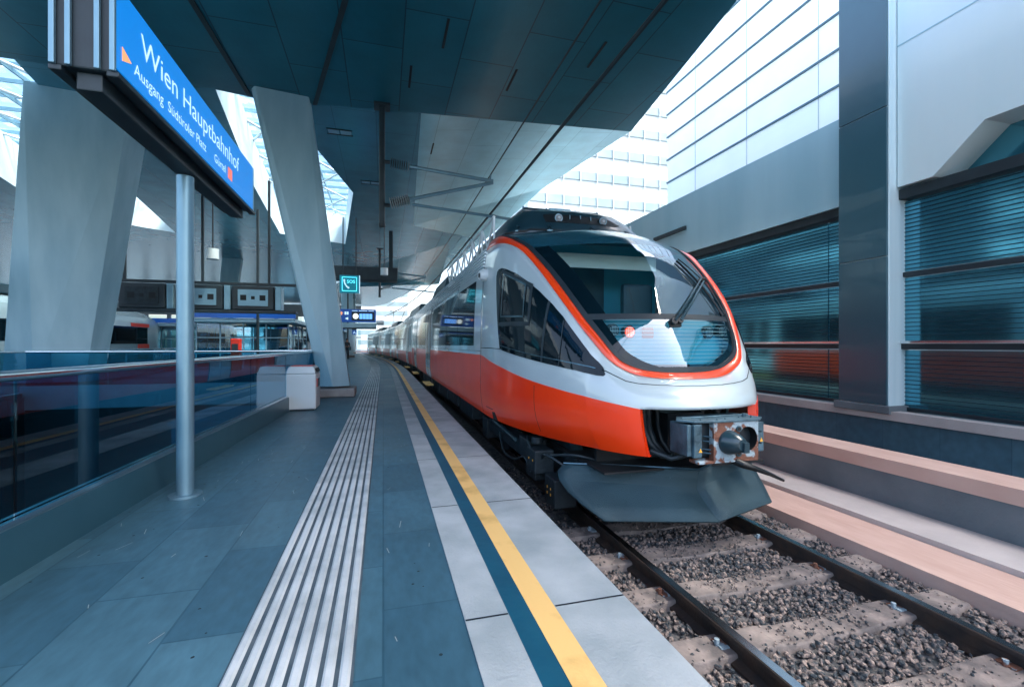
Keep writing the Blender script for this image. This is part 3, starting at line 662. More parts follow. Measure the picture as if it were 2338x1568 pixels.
# make sure the shell faces outwards
fz = min(bmn.faces, key=lambda f: f.calc_center_median().x)
if fz.normal.x > 0: bmesh.ops.reverse_faces(bmn, faces=bmn.faces)
bmn.to_mesh(nose.data)
bmw = bmn.copy()
for v in bmw.verts: v.co += Vector(worig(nose))
BV = BVHTree.FromBMesh(bmw)
so = nose.modifiers.new('thick', 'SOLIDIFY'); so.thickness = .045; so.offset = -1; so.material_offset = 0; so.use_even_offset = False
def surf_patch(name, poly, m, parent, bv=None, axis='w', off=.005, step=.06, sg=-1, rim=.018, cut=True):
    """a thin fitted panel: the outline is given in (u, z) or (h, z) and laid on the body surface"""
    bv = bv or BV
    bm = bmesh.new(); vv = [bm.verts.new((p[0], p[1], 0)) for p in poly]; bm.faces.new(vv)
    bmesh.ops.triangulate(bm, faces=bm.faces[:])
    for ax in (0, 1):
        lo = min(p[ax] for p in poly); hi = max(p[ax] for p in poly); x = lo+step*.5
        while x < hi:
            co = (x, 0, 0) if ax == 0 else (0, x, 0); no = (1, 0, 0) if ax == 0 else (0, 1, 0)
            bmesh.ops.bisect_plane(bm, geom=bm.verts[:]+bm.edges[:]+bm.faces[:], plane_co=co, plane_no=no, dist=1e-5); x += step
    og = worig(parent); out = {}
    for v in bm.verts:
        a, b = v.co.x, v.co.y
        if axis == 'w':
            loc, n_, i_, d_ = bv.ray_cast(Vector((WC+sg*4, a, b)), Vector((-sg, 0, 0)))
        else:
            loc, n_, i_, d_ = bv.ray_cast(Vector((WC+a, -2, b)), Vector((0, 1, 0)))
        if loc is None or (axis == 'w' and abs(loc.x-WC) < .3 and a > 5):
            q = Vector((WC+sg*1.4, a, b)) if axis == 'w' else Vector((WC+a, 6.5, b))
            loc, n_, i_, d_ = bv.find_nearest(q)
        if axis == 'w' and n_.x*sg < 0: n_ = -n_
        if axis != 'w' and n_.y > 0: n_ = -n_
        out[v] = (loc+n_*off, n_)
    for v, (p, n_) in out.items(): v.co = p-og
    bm.normal_update()
    avg = sum((n_ for _, n_ in out.values()), Vector()); sn = sum((f.normal for f in bm.faces), Vector())
    if avg.dot(sn) < 0: bmesh.ops.reverse_faces(bm, faces=bm.faces)
    for f in bm.faces: f.smooth = True
    be = [e for e in bm.edges if e.is_boundary]
    bm.verts.index_update(); ns = {v: out[v][1] for v in bm.verts if v in out}
    r_ = bmesh.ops.extrude_edge_only(bm, edges=be)
    nv = [g_ for g_ in r_['geom'] if isinstance(g_, bmesh.types.BMVert)]
    for v in nv:
        l_, n_, i_, d_ = bv.find_nearest(v.co+og)
        v.co = l_-og - (v.co+og-l_).normalized()*rim if (v.co+og-l_).length > 1e-6 else v.co
    for e in be: e.smooth = False
    me = bpy.data.meshes.new(name); bm.to_mesh(me); bm.free(); me.materials.append(m)
    o = bpy.data.objects.new(name, me); COL.objects.link(o); o.parent = parent; return o
def ribbon(mb, pts, width, bv=None, off=.004, n=6, th=0):
    bv = bv or BV
    P = [Vector(p) for p in pts]; Q = []
    for a, b in zip(P, P[1:]):
        for k in range(n): Q.append(a.lerp(b, k/n))
    Q.append(P[-1]); S_ = []; N_ = []
    for q in Q:
        l_, n_, i_, d_ = bv.find_nearest(q); 
        if n_.dot(l_-Vector((WC, 7, 1.8))) < 0: n_ = -n_
        S_.append(l_+n_*off); N_.append(n_)
    A = []; B_ = []
    for i in range(len(S_)):
        t_ = (S_[min(i+1, len(S_)-1)]-S_[max(0, i-1)]).normalized(); s_ = t_.cross(N_[i]).normalized()*width/2
        A.append(tuple(S_[i]-s_)); B_.append(tuple(S_[i]+s_))
    mb.loft([[a, b] for a, b in zip(A, B_)], 0, False)
# orange stripe around the glazing, a rounded bead
def gp(G, n=SUB): return catmull(G, n)
g1 = gp(G1); g2 = gp(G2)
def stripe(sg):
    mb = MB(); rings = []
    for a, b in zip(g1, g2):
        A = Vector((WC+sg*a[0], a[1], a[2])); B_ = Vector((WC+sg*b[0], b[1], b[2]))
        out = (A+B_)/2-Vector((WC, max(a[1], 4.4)+1.2, 1.7)); out.normalize()
        rings.append([tuple(A-out*.02), tuple(A+out*.008), tuple(A.lerp(B_, .35)+out*.022), tuple(A.lerp(B_, .7)+out*.022), tuple(B_+out*.006), tuple(B_-out*.02)])
    mb.loft(rings, 0, False); return mb
mb = stripe(-1); m2 = stripe(1); mb.add(m2.v, [f[::-1] for f in m2.f]); mb.build('orange_stripe', M['stripe'], TR, True, sharp=60)
# glazing: levels up the nose, columns across
FS = [-1,-.94,-.88,-.82,-.7,-.58,-.46,-.34,-.22,-.1,0,.1,.22,.34,.46,.58,.7,.82,.88,.94,1]
def glaze_pt(i, f, du=0., dz=0.):
    h, u, z = g1[i]; zc = interp(ZC, u)
    return (WC+f*h, u+du, z+(zc-z)*(1-abs(f)**2.1)+dz)
def glaze_mb(sel, du=0., dz=0., side=0):
    mb = MB(); n_ = len(FS)
    for i in range(len(g1)): mb.v += [glaze_pt(i, f, du, dz) for f in FS]
    for i in range(len(g1)-1):
        for j in range(n_-1):
            if sel(abs(FS[j]+FS[j+1])/2) and (FS[j]+FS[j+1])*side >= 0: mb.f.append((i*n_+j, i*n_+j+1, (i+1)*n_+j+1, (i+1)*n_+j)); mb.mi.append(0)
    return mb
full = glaze_mb(lambda f: True); GB = BVHTree.FromPolygons([Vector(v) for v in full.v], full.f)
def zslice(mb, z0, z1, name, m, parent, thick=0.):
    bm = bmesh.new(); vs_ = [bm.verts.new(v) for v in mb.v]
    for f in mb.f:
        try: bm.faces.new([vs_[i] for i in f])
        except ValueError: pass
    bmesh.ops.remove_doubles(bm, verts=bm.verts, dist=.0005)
    for z, c_in, c_out in ((z0, True, False), (z1, False, True)):
        if z is None: continue
        bmesh.ops.bisect_plane(bm, geom=bm.verts[:]+bm.edges[:]+bm.faces[:], plane_co=(0,0,z), plane_no=(0,0,1), clear_inner=c_in, clear_outer=c_out)
    bmesh.ops.delete(bm, geom=[v for v in bm.verts if not v.link_faces], context='VERTS')
    bmesh.ops.recalc_face_normals(bm, faces=bm.faces)
    s_ = sum((f.normal*f.calc_area() for f in bm.faces), Vector())
    if s_.dot(Vector((0, -1, .8))) < 0: bmesh.ops.reverse_faces(bm, faces=bm.faces)
    og = worig(parent)
    for v in bm.verts: v.co -= og
    for f in bm.faces: f.smooth = True
    me = bpy.data.meshes.new(name); bm.to_mesh(me); bm.free(); me.materials.append(m)
    o = bpy.data.objects.new(name, me); COL.objects.link(o); o.parent = parent
    if thick: s2 = o.modifiers.new('t', 'SOLIDIFY'); s2.thickness = thick; s2.offset = -1
    return o
ZB0, ZB1, ZT, ZBOT = 2.055, 2.115, 3.0, 1.585
mid = glaze_mb(lambda f: f < .82)
ws = zslice(mid, ZB1, ZT, 'windshield', M['windscreen'], TR)
tag(ws, 'large curved upper windscreen reflecting the station roof')
for sg in (-1, 1): zslice(glaze_mb(lambda f: f > .82, side=sg), ZB1, ZT, 'windshield_frame', M['gloss_black'], TR)
zslice(full, ZT, None, 'roof_cover', M['roof_gloss'], TR)
bar = zslice(full, ZB0, ZB1, 'divider_bar', M['rubber'], TR, .0)
lowm = glaze_mb(lambda f: f < .88)
lg = zslice(lowm, ZBOT, ZB0, 'headlight_cover', M['lampglass'], TR)
for sg in (-1, 1): zslice(glaze_mb(lambda f: f > .88, side=sg), ZBOT, ZB0, 'headlight_cover_frame', M['gloss_black'], TR)
zslice(full, None, ZBOT, 'lower_seal', M['rubber'], TR)
# rubber edge round the glass, inside the stripe
mb = MB()
for sg in (-1, 1):
    rings = []
    for i in range(len(g1)):
        h, u, z = g1[i]; p = Vector((WC+sg*h*1.0, u, z)); q = Vector(glaze_pt(i, sg*.955)); o_ = (p-Vector((WC, u+1.5, 1.7))).normalized()
        rings.append([tuple(p-o_*.01), tuple(p+o_*.014), tuple(q+o_*.012), tuple(q-o_*.01)])
    mb.loft(rings, 0, False)
mb.build('glazing_seal', M['rubber'], TR, True)
# inside the lower cover: reflector panel, level heater wires, lamps
def inner_panel(du, z0, z1, name, m, parent): return zslice(glaze_mb(lambda f: f < .93, du, -.01), z0, z1, name, m, parent)
lampbox = inner_panel(.14, 1.60, 2.05, 'lamp_housing', M['cab'], TR)
ib = glaze_mb(lambda f: f < .88, .012, 0)
for k in range(11):
    z = 1.63+k*.038; zslice(ib, z, z+.006, 'heater_wire', M['console'], lg)
for sg in (-1, 1):
    for h, z, r_, on in ((.47, 1.93, .055, sg < 0), (.645, 1.945, .05, False)):
        hl = MB().disc((WC+sg*h, 4.14+.05*(h-.4), z), (0, 1, 0), r_+.014, .06, 20).build('headlight' if not on else 'tail_light', M['dark'], TR, True)
        MB().disc((WC+sg*h, 4.132+.05*(h-.4), z), (0, 1, 0), r_, .006, 20).build('lens', M['lamp_red'] if on else M['lamp_off'], hl, True)
        d = MB()
        for a in range(5):
            for b in range(5):
                x, y = (a-2)*.019, (b-2)*.019
                if x*x+y*y < (r_*.85)**2: d.disc((WC+sg*h+x, 4.126+.05*(h-.4), z+y), (0, 1, 0), .0058, .004, 8)
        d.build('led', M['lamp_dots'] if on else M['lens'], hl)
mb = MB(); mb.box(WC-.33, WC-.20, 4.12, 4.16, 1.86, 1.98); mb.build('red_reflector', M['reflector'], TR, bevel=.02)
# cab interior behind the windscreen
ci = MB(); ci.box(WC-1.25, WC+1.25, 6.35, 6.4, 1.3, 3.3); ci.box(WC-1.22, WC+1.22, 4.6, 6.35, 1.28, 1.3); ci.build('cab_rear_wall', M['cab'], TR)
mb = MB(); mb.box(WC-.45, WC+.35, 6.30, 6.347, 1.35, 3.05); mb.build('cab_door', M['cab_dark'], TR, bevel=.02)
mb = MB(); mb.box(WC-.72, WC+.72, 5.50, 5.53, 2.80, 2.985); mb.build('sun_blind', M['blind'], TR, bevel=.01)
mb = MB(); mb.prism([(WC-.80,4.62),(WC-.62,4.36),(WC,4.22),(WC+.62,4.36),(WC+.80,4.62),(WC+.82,5.0),(WC-.82,5.0)], 2.02, 2.115); mb.build('driver_console', M['console'], TR, bevel=.02)
mb = MB(); mb.prism([(WC-.80,4.9),(WC+.80,4.9),(WC+.8,5.0),(WC-.8,5.0)], 1.4, 2.0); mb.build('console_front', M['cab_dark'], TR)
mb = MB(); mb.box(WC-.80, WC-.70, 5.25, 5.6, 2.2, 2.75); mb.build('speaker_panel', M['blind'], TR, bevel=.03)
mb = MB(); mb.prism([(WC+.22,5.5),(WC+.68,5.5),(WC+.68,5.62),(WC+.22,5.62)], 1.9, 2.62); mb.prism([(WC+.20,5.1),(WC+.7,5.1),(WC+.7,5.6),(WC+.2,5.6)], 1.75, 1.9); mb.build('driver_seat', M['cab_dark'], TR, bevel=.05)
# orange flank, side windows and seams of the nose
seam_o = [(6.6,1.655),(6.35,1.635),(6.067,1.591),(5.463,1.512),(4.898,1.425),(4.414,1.359),(4.084,1.308),(3.846,1.26),(3.752,1.238),(3.672,1.216)]
bot_o = [(3.615,.83),(3.68,.80),(4.2,.798),(4.9,.80),(5.6,.802),(5.84,.80),(5.88,.912),(6.03,.905),(6.06,.80),(6.6,.802)]
win_o = [(5.86,2.70),(5.84,2.755),(5.795,2.775),(5.70,2.778),(5.593,2.755),(5.33,2.66),(5.066,2.528),(4.831,2.391),(4.61,2.234),(4.449,2.091),(4.29,1.917),(4.151,1.761),(4.062,1.649),(3.99,1.575),(3.955,1.519),(3.962,1.503),(4.015,1.508),(4.174,1.547),(4.391,1.582),(4.675,1.623),(5.058,1.672),(5.483,1.728),(5.583,1.751),(5.66,1.95),(5.72,2.146),(5.82,2.532)]
def orange_panel(sg):
    tab = sorted(seam_o); rings = []
    for ci in range(CC, NC):
        col = cols[ci]; zt = interp([(u, z) for u, z in tab], col[LIP][1])
        pts = [p for p in col if p[2] < zt-.004]; nx = col[len(pts)]; a = pts[-1]; k = (zt-a[2])/max(1e-6, nx[2]-a[2])
        pts = pts+[tuple(p+(q-p)*k for p, q in zip(a, nx))]
        P_ = [Vector(p) for p in pts]; out = [P_[0]]; L_ = [0]
        for p, q in zip(P_, P_[1:]): L_.append(L_[-1]+(q-p).length)
        res = []
        for k in range(15):
            s_ = L_[-1]*k/14; j = max(i for i in range(len(L_)-1) if L_[i] <= s_+1e-9); t_ = (s_-L_[j])/max(1e-9, L_[j+1]-L_[j]); res.append(P_[j].lerp(P_[j+1], min(1, t_)))
        rings.append(res)
    n_ = 15; N = len(rings); off_ = []
    for i in range(N):
        row = []
        for k in range(n_):
            du = rings[min(i+1, N-1)][k]-rings[max(i-1, 0)][k]; dv = rings[i][min(k+1, n_-1)]-rings[i][max(k-1, 0)]
            nn = du.cross(dv).normalized()
            if nn.x < 0: nn = -nn
            row.append(rings[i][k]+nn*.004)
        row = [row[0]-Vector((.02, 0, 0))]+row+[row[-1]-Vector((.006, 0, 0))]
        off_.append(row)
    # wrap the front edge into the mouth
    e0 = [p+Vector((-.050, .045, 0)) for p in off_[0]]; e00 = [p+Vector((.0005, -.004, 0)) for p in off_[0]]
    off_ = [e0, e00]+off_
    mb = MB(); mb.loft([[(WC+sg*p.x, p.y, p.z) for p in r_] for r_ in off_], 0, False); mb.build('orange_panel', M['orange'], TR, True, sharp=50)
    mb = MB(); mb.loft([[(WC+sg*(p.x-.060*(1 if p.x > .7 else .9)), p.y+.05, p.z) for p in r_] for r_ in off_[2:30]], 0, False); mb.build('cheek_liner', M['orange'], TR, True)
for sg in (-1, 1):
    orange_panel(sg)
    surf_patch('jacking_notch', [(5.88,.80),(6.05,.80),(6.02,.905),(5.90,.912)], M['darker'], TR, sg=sg, off=.007, rim=.005)
    sw = surf_patch('side_window', win_o, M['gloss_black'], TR, sg=sg, off=.010, rim=.02)
    if sg < 0:
        P = lambda h, u, z: (WC+sg*h, u, z)
        mb = MB()
        loop = [P(1.375,5.60,2.69), P(1.255,5.08,2.49), P(1.31,5.02,2.12), P(1.426,5.57,2.15), P(1.375,5.60,2.69)]
        ribbon(mb, loop, .022, off=.020); mb.build('opening_frame', M['under_steel'], sw)
        mb = MB(); ribbon(mb, [P(1.39,5.68,2.74), P(1.2,4.98,2.46), P(1.27,4.9,2.03), P(1.43,5.66,2.06), P(1.39,5.68,2.74)], .05, off=.015); mb.build('window_surround', M['dark'], sw)
        mb = MB(); ribbon(mb, [P(1.12,4.66,2.26), P(1.26,4.60,1.62)], .035, off=.014); ribbon(mb, [P(1.06,4.42,2.05), P(1.13,4.37,1.59)], .012, off=.016); mb.build('window_post', M['dark'], sw)
        mb = MB(); ribbon(mb, [P(1.43,5.55,1.79), P(1.3,4.85,1.70), P(1.1,4.35,1.635), P(.9,4.03,1.575)], .010, off=.016); mb.build('window_trim', M['under_steel'], sw)
for sg in (-1, 1):
    mb = MB(); P = lambda h, u, z: (WC+sg*h, u, z)
    ribbon(mb, [P(.835,3.99,1.55), P(.82,3.984,1.545), P(.774,3.924,1.515), P(.683,3.839,1.462), P(.577,3.784,1.439), P(.412,3.715,1.425), P(.231,3.66,1.42), P(0,3.64,1.418)], .009, off=.002)
    ribbon(mb, [P(1.49,6.60,1.757), P(1.481,6.037,1.756), P(1.448,5.583,1.748)], .010, off=.003)
    mb.build('panel_seam', M['trim'], TR)
    mb = MB(); ribbon(mb, [P(1.44,6.585,.83), P(1.49,6.585,1.25), P(1.49,6.585,1.9), P(1.45,6.585,2.6), P(1.40,6.585,3.1)], .020, off=.0045); mb.build('module_seam', M['trim'], TR)
    # round camera on the shoulder
    mb = MB(); mb.tube([P(1.36,6.42,2.80), P(1.50,6.40,2.785), P(1.55,6.39,2.78)], [.095,.085,.06], 16); cm = mb.build('camera_pod', M['white_metal'], TR, True)
    MB().disc(P(1.552,6.39,2.78), (sg, -.1, 0), .035, .006, 14).build('lens', M['dark'], cm)
# warning light / small fittings under the flank
# carbodies
prof = [(h, z) for h, u, z in cols[-1]]+[(1.355,3.265),(1.27,3.33),(1.10,3.40),(.8,3.455),(.4,3.488),(0,3.50)]
def half_at(z):
    for (a, za), (b, zb) in zip(prof, prof[1:]):
        if za <= z <= zb+1e-9: return a+(b-a)*(z-za)/max(1e-6, zb-za)
    return prof[0][0]
def frame(u0, u1):
    a = Vector(CV(WC, u0)); b = Vector(CV(WC, u1)); d = (b-a).normalized(); rt = Vector((d.y, -d.x, 0)); L = (b-a).length
    return (lambda x, u, z: tuple(a+d*u+rt*x+Vector((0, 0, z)))), L
def side_sheet(mb, T, sg, a, b, z0, z1, off=.006, nz=None, rim=.012):
    nz = nz or max(2, int((z1-z0)/.12)+1); zs = [z0+(z1-z0)*k/nz for k in range(nz+1)]
    fr_ = []
    for z in zs: fr_.append((half_at(z)+off, z))
    ring = [(fr_[0][0]-rim, zs[0])]+fr_+[(fr_[-1][0]-rim, zs[-1])]
    A = [T(sg*h, a, z) for h, z in ring]; B_ = [T(sg*h, b, z) for h, z in ring]; n_ = len(ring)
    mb.loft([A, B_], 0, False)
    mb.add(A, [tuple(range(n_))]); mb.add(B_, [tuple(range(n_))])
CARS = [(6.6, 23.0, 'first'), (23.35, 38.3, 'second'), (38.65, 53.7, 'third'), (54.05, 69.0, 'last')]
def bogie(T, u, parent):
    for sg in (-1, 1):
        fr_ = MB()
        fr_.box(sg*1.0, sg*1.16, u-1.5, u+1.5, .38, .58, 0, lambda x, y, z: T(x, y, z))
        for du in (-1.25, 1.25):
            fr_.box(sg*.98, sg*1.2, u+du-.18, u+du+.18, .25, .58, 0, lambda x, y, z: T(x, y, z))
        fr_.build('bogie_frame', M['under'], parent, bevel=.015)
    for du in (-1.25, 1.25):
        wh = MB(); wh.tube([T(-.84, u+du, .42), T(-.70, u+du, .42), T(-.699, u+du, .42), T(.699, u+du, .42), T(.70, u+du, .42), T(.84, u+du, .42)], [.42,.44,.08,.08,.44,.42], 24)
        wh.build('wheelset', M['under_steel'], parent, True)
for ci_, (u0, u1, nm) in enumerate(CARS):
    T, L = frame(u0, u1)
    pr = [(-h, z) for h, z in prof]+[(h, z) for h, z in prof[::-1]][1:]
    mb = MB(); last = ci_ == 3
    secs = [0, L] if not last else [0, L-2.2, L-1.2, L-.5, L-.1]
    sc = [1, 1] if not last else [1, 1, .93, .78, .5]
    mb.loft([[T(x*k, s, z if k == 1 else .8+(z-.8)*(1-(1-k)*.75)) for x, z in pr] for s, k in zip(secs, sc)], 0, True, True)
    body = mb.build('carbody', M['train_side'], TR, True, sharp=35)
    tag(body, nm+' car of the train with silver sides')
    doors = [8.15, L-2.4] if ci_ == 0 else [2.6, L-4.0]
    for sg in (-1, 1):
        # orange lower band, interrupted by the doors
        stops = [0.004]+[x for d_ in doors for x in (d_-.78, d_+.78)]+[L-.004 if not last else L-2.25]
        mb = MB()
        for a, b in zip(stops[::2], stops[1::2]): side_sheet(mb, T, sg, a, b, .802, 1.655 if ci_ == 0 else 1.45, .004)
        mb.build('orange_band', M['orange'], body, True, sharp=50)
        for d_ in doors:
            mb = MB(); side_sheet(mb, T, sg, d_-.70, d_-.01, .84, 2.92, .012); side_sheet(mb, T, sg, d_+.01, d_+.70, .84, 2.92, .012); dr = mb.build('door', M['train_side'], body, True, sharp=50)
            mb = MB(); side_sheet(mb, T, sg, d_-.58, d_-.12, 1.35, 2.75, .016); side_sheet(mb, T, sg, d_+.12, d_+.58, 1.35, 2.75, .016); mb.build('door_window', M['car_glass'], dr, True, sharp=50)
            mb = MB(); side_sheet(mb, T, sg, d_-.76, d_-.72, .82, 2.96, .008); side_sheet(mb, T, sg, d_+.72, d_+.76, .82, 2.96, .008); side_sheet(mb, T, sg, d_-.006, d_+.006, .84, 2.92, .014); mb.build('door_seal', M['trim'], dr)
            mb = MB(); mb.box(sg*1.38, sg*1.60, d_-.65, d_+.65, .565, .60, 0, T); mb.build('door_step', M['yellow'], dr)
        # windows
        segs = []
        pts = [.55 if ci_ == 0 else .7]+[x for d_ in doors for x in (d_-1.0, d_+1.0)]+[L-.7 if not last else L-2.6]
        for a, b in zip(pts[::2], pts[1::2]):
            n_ = max(1, round((b-a)/1.75))
            for k in range(n_):
                if b-a > .6: segs.append((a+(b-a)*k/n_, a+(b-a)*(k+1)/n_-.03))
        for a, b in segs:
            mb = MB(); side_sheet(mb, T, sg, a, b, 1.79, 2.80, .006); wv = mb.build('window', M['car_glass'], body, True, sharp=50)
        mb = MB()
        for k in range(7):
            z = 2.90+k*.050; side_sheet(mb, T, sg, .05, L-.05 if not last else L-2.3, z, z+.024, .020, 1, .022)
        mb.build('roof_rib', M['train_side'], body)
        mb = MB(); side_sheet(mb, T, sg, .02, L-.02, 1.705, 1.713, .003, 1); mb.build('side_seam', M['trim'], body)
    if ci_ < 3:
        T2, L2 = frame(u1, CARS[ci_+1][0])
        mb = MB(); mb.loft([[T2(x*.93, s, .55+(z-.55)*.97) for x, z in pr] for s in (-.05, L2+.05)], 0, True, True); mb.build('gangway_bellows', M['rubber'], TR)
    # underframe
    if ci_ == 0: bogie(T, -.2, TR)
    bogie(T, L+.15 if ci_ < 3 else L-3.2, TR)
    mb = MB(); rnd = random.Random(ci_+5); x = 2.0
    mb.box(-1.32, 1.32, .02, L-.02, .70, .798, 0, T)
    while x < L-3:
        d_ = rnd.uniform(.8, 1.8); mb.box(-1.24, -.35, x, x+d_, rnd.uniform(.26, .42), .70, 0, T); mb.box(.35, 1.24, x, x+d_, rnd.uniform(.26, .42), .70, 0, T); x += d_+rnd.uniform(.1, .35)
    mb.build('underfloor_box', M['under'], TR, bevel=.02)
    # roof gear
    def rbox(a, b, hw, z0, z1, sl=.35, name='roof_unit', m='fairing'):
        mb = MB(); mb.hull2([T(-hw, a, z0), T(hw, a, z0), T(hw, b, z0), T(-hw, b, z0)], [T(-hw*.8, a+sl, z1), T(hw*.8, a+sl, z1), T(hw*.8, b-sl, z1), T(-hw*.8, b-sl, z1)]); return mb.build(name, M[m], TR, bevel=.03)
    if ci_ == 0: rbox(7.6, 11.4, 1.12, 3.36, 3.98); rbox(12.2, 15.2, 1.0, 3.40, 3.72)
    if ci_ == 1: rbox(.8, 6.8, 1.12, 3.36, 3.95); rbox(8.0, 12.8, 1.0, 3.4, 3.78)
    if ci_ == 2: rbox(2.2, 7.5, 1.05, 3.38, 3.85); rbox(11.5, 13.5, .9, 3.4, 3.7)
    if ci_ == 3: rbox(1.0, 5.2, 1.05, 3.38, 3.82); rbox(6.4, 9.0, .9, 3.4, 3.75)
    if ci_ == 2:
        pt = MB()
        for sx in (-.45, .45):
            pt.tube([T(sx, 9.2, 3.6), T(sx*.8, 10.6, 4.35), T(sx*1.2, 9.1, 5.15)], .03, 6)
        pt.tube([T(-.9, 9.1, 5.17), T(-.6, 9.1, 5.26), T(.6, 9.1, 5.26), T(.9, 9.1, 5.17)], .03, 6); pt.tube([T(-.8, 9.4, 5.15), T(.8, 9.4, 5.15)], .02, 6)
        pt.box(-.6, .6, 8.8, 10.4, 3.55, 3.62, 0, T)
        for sx in (-.5, .5):
            for yy in (8.9, 10.3): pt.tube([T(sx, yy, 3.4), T(sx, yy, 3.56)], .05, 8)
        pt.build('pantograph', M['dark'], TR)
# roof fairing with the two headlights
def ringp(z, u0, h, ub):
    half = [(0, u0-.03), (.4, u0), (.7, u0+.05), (.88, u0+.17), (.97, u0+.38), (1, u0+.7), (1, ub)]
    P = [(-f*h, u) for f, u in half[::-1]]+[(f*h, u) for f, u in half[1:]]
    return [(WC+x, y, z) for x, y in P]
fr_rings = [ringp(3.36,6.26,1.15,9.3), ringp(3.45,6.25,1.16,9.3), ringp(3.50,6.27,1.14,9.3), ringp(3.58,6.33,1.09,9.3), ringp(3.72,6.45,1.0,9.25), ringp(3.83,6.58,.91,9.2), ringp(3.89,6.72,.83,9.15), ringp(3.905,6.9,.72,9.0)]
mb = MB(); mb.loft(fr_rings, 0, True, True); fair = mb.build('roof_fairing', M['fairing'], TR, True, sharp=50)
bb = bmesh.new(); bb.from_mesh(fair.data)
for v in bb.verts: v.co += worig(fair)
FB = BVHTree.FromBMesh(bb); bb.free()
rc = surf_patch('lamp_recess', [(-.56,3.60),(.56,3.60),(.66,3.63),(.52,3.725),(.40,3.74),(-.44,3.76),(-.55,3.75),(-.57,3.71)], M['blackhole'], fair, FB, 'u', .004, .08, rim=.004)
mb = MB(); lp = [(-.57,3.595),(.57,3.595),(.68,3.628),(.53,3.733),(.40,3.752),(-.44,3.772),(-.565,3.757),(-.585,3.71),(-.57,3.595)]
for sg in (-1, 1):
    l1 = MB().tube([(WC+sg*.36, 6.36, 3.675), (WC+sg*.36, 6.44, 3.675)], .062, 20).build('roof_headlight', M['under_steel'], fair, True)
    MB().disc((WC+sg*.36, 6.352, 3.675), (0, 1, 0), .05, .006, 20).build('lens', M['lamp_off'], l1, True)
    MB().disc((WC+sg*.36, 6.344, 3.675), (0, 1, 0), .018, .006, 14).build('bulb', M['lens'], l1, True)
mb = MB()
for x in (-.17, 0.0, .17): mb.box(WC+x-.004, WC+x+.004, 6.39, 6.42, 3.61, 3.74)
mb.build('recess_rib', M['under_steel'], fair)
mb = MB(); mb.prism([(WC-.72,7.0),(WC+.66,7.0),(WC+.74,7.3),(WC+.74,8.9),(WC-.74,8.9),(WC-.74,7.2)], 3.906, 3.985); mb.build('top_hatch', M['fairing'], fair, bevel=.03)
mb = MB(); mb.box(WC-.25, WC+.12, 7.05, 7.25, 3.986, 4.03); mb.tube([(WC-.7, 7.06, 4.0), (WC+.62, 7.06, 4.0)], .010, 6)
for x in (-.7, -.3, .2, .6): mb.tube([(WC+x, 7.06, 3.98), (WC+x, 7.06, 4.02)], .014, 6)
mb.build('antenna_bar', M['under_steel'], fair)
mb = MB()
for x, y in ((-.98,6.42),(-.55,6.26),(.1,6.22),(.72,6.32)):
    mb.tube([(WC+x, y, 3.455), (WC+x, y-.03, 3.50), (WC+x, y+.03, 3.54)], [.02, .018, .01], 8); mb.box(WC+x-.04, WC+x+.05, y-.03, y+.02, 3.44, 3.455)
mb.build('roof_hook', M['under_steel'], fair)
mb = MB(); ribbon(mb, [(WC-1.16,7.2,3.44),(WC-1.12,6.6,3.44),(WC-.95,6.38,3.44),(WC-.5,6.27,3.45),(WC,6.22,3.45),(WC+.5,6.27,3.45),(WC+.95,6.38,3.44),(WC+1.12,6.6,3.44),(WC+1.16,7.2,3.44)], .03, FB, .006); mb.build('fairing_seam', M['blackhole'], fair)
# lattice screen along the roof edge
for sg in (-1, 1):
    mb = MB(); x = WC+sg*1.19; y0, y1 = 7.0, 12.4
    for z in (3.40, 3.80): mb.tube([(x, y0, z), (x, y1, z)], .022, 6)
    k = 0; y = y0
    while y < y1-.01:
        mb.tube([(x, y, 3.40 if k % 2 else 3.80), (x, y+.45, 3.80 if k % 2 else 3.40)], .018, 6)
        if k % 2 == 0: mb.tube([(x, y, 3.40), (x, y, 3.80)], .018, 6)
        y += .45; k += 1
    mb.build('roof_lattice', M['white_metal'], TR)
# wipers
def ong(x, z, u=None):
    q = Vector((WC+x, u or 4.3, z)); l_, n_, i_, d_ = GB.find_nearest(q)
    if n_.y > 0: n_ = -n_
    return l_, n_
wp = thing('wiper', (0, 0, 0), None, None); wp.parent = TR; wp.location = (0, 0, 0)
piv, n0 = ong(-.07, 2.02, 4.02); end, n1 = ong(.57, 2.52, 4.43); b0, nb0 = ong(.42, 2.79, 4.6); b1, nb1 = ong(.73, 2.13, 4.22)
def up(p, n_, d): return tuple(p+n_*d)
pv2 = piv+Vector((.075, .01, .005))
mb = MB(); mb.tube([up(piv, n0, .0), up(piv, n0, .07)], .035, 12); mb.tube([up(pv2, n0, .0), up(pv2, n0, .07)], .03, 12); mb.hull2([up(piv+Vector((-.03,0,-.05)), n0, .005), up(piv+Vector((.10,0,-.045)), n0, .005), up(piv+Vector((.10,0,.01)), n0, .005), up(piv+Vector((-.03,0,.02)), n0, .005)], [up(piv+Vector((-.03,0,-.05)), n0, .03), up(piv+Vector((.10,0,-.045)), n0, .03), up(piv+Vector((.10,0,.01)), n0, .03), up(piv+Vector((-.03,0,.02)), n0, .03)]); mb.build('pivot', M['wiper'], wp, True)
mb = MB()
for p, q in ((piv, end), (pv2, end+Vector((.045, 0, -.01)))):
    mdl = p.lerp(q, .35)
    mb.tube([up(p, n0, .06), up(mdl, n0, .10), up(q, n1, .065)], [.020, .014, .009], 8)
mb.build('wiper_arm', M['under_steel'], wp, True)
mb = MB(); N_ = 12; pts = []
for k in range(N_+1):
    p = b0.lerp(b1, k/N_); l_, n_, i_, d_ = GB.find_nearest(p)
    if n_.y > 0: n_ = -n_
    pts.append((l_, n_))
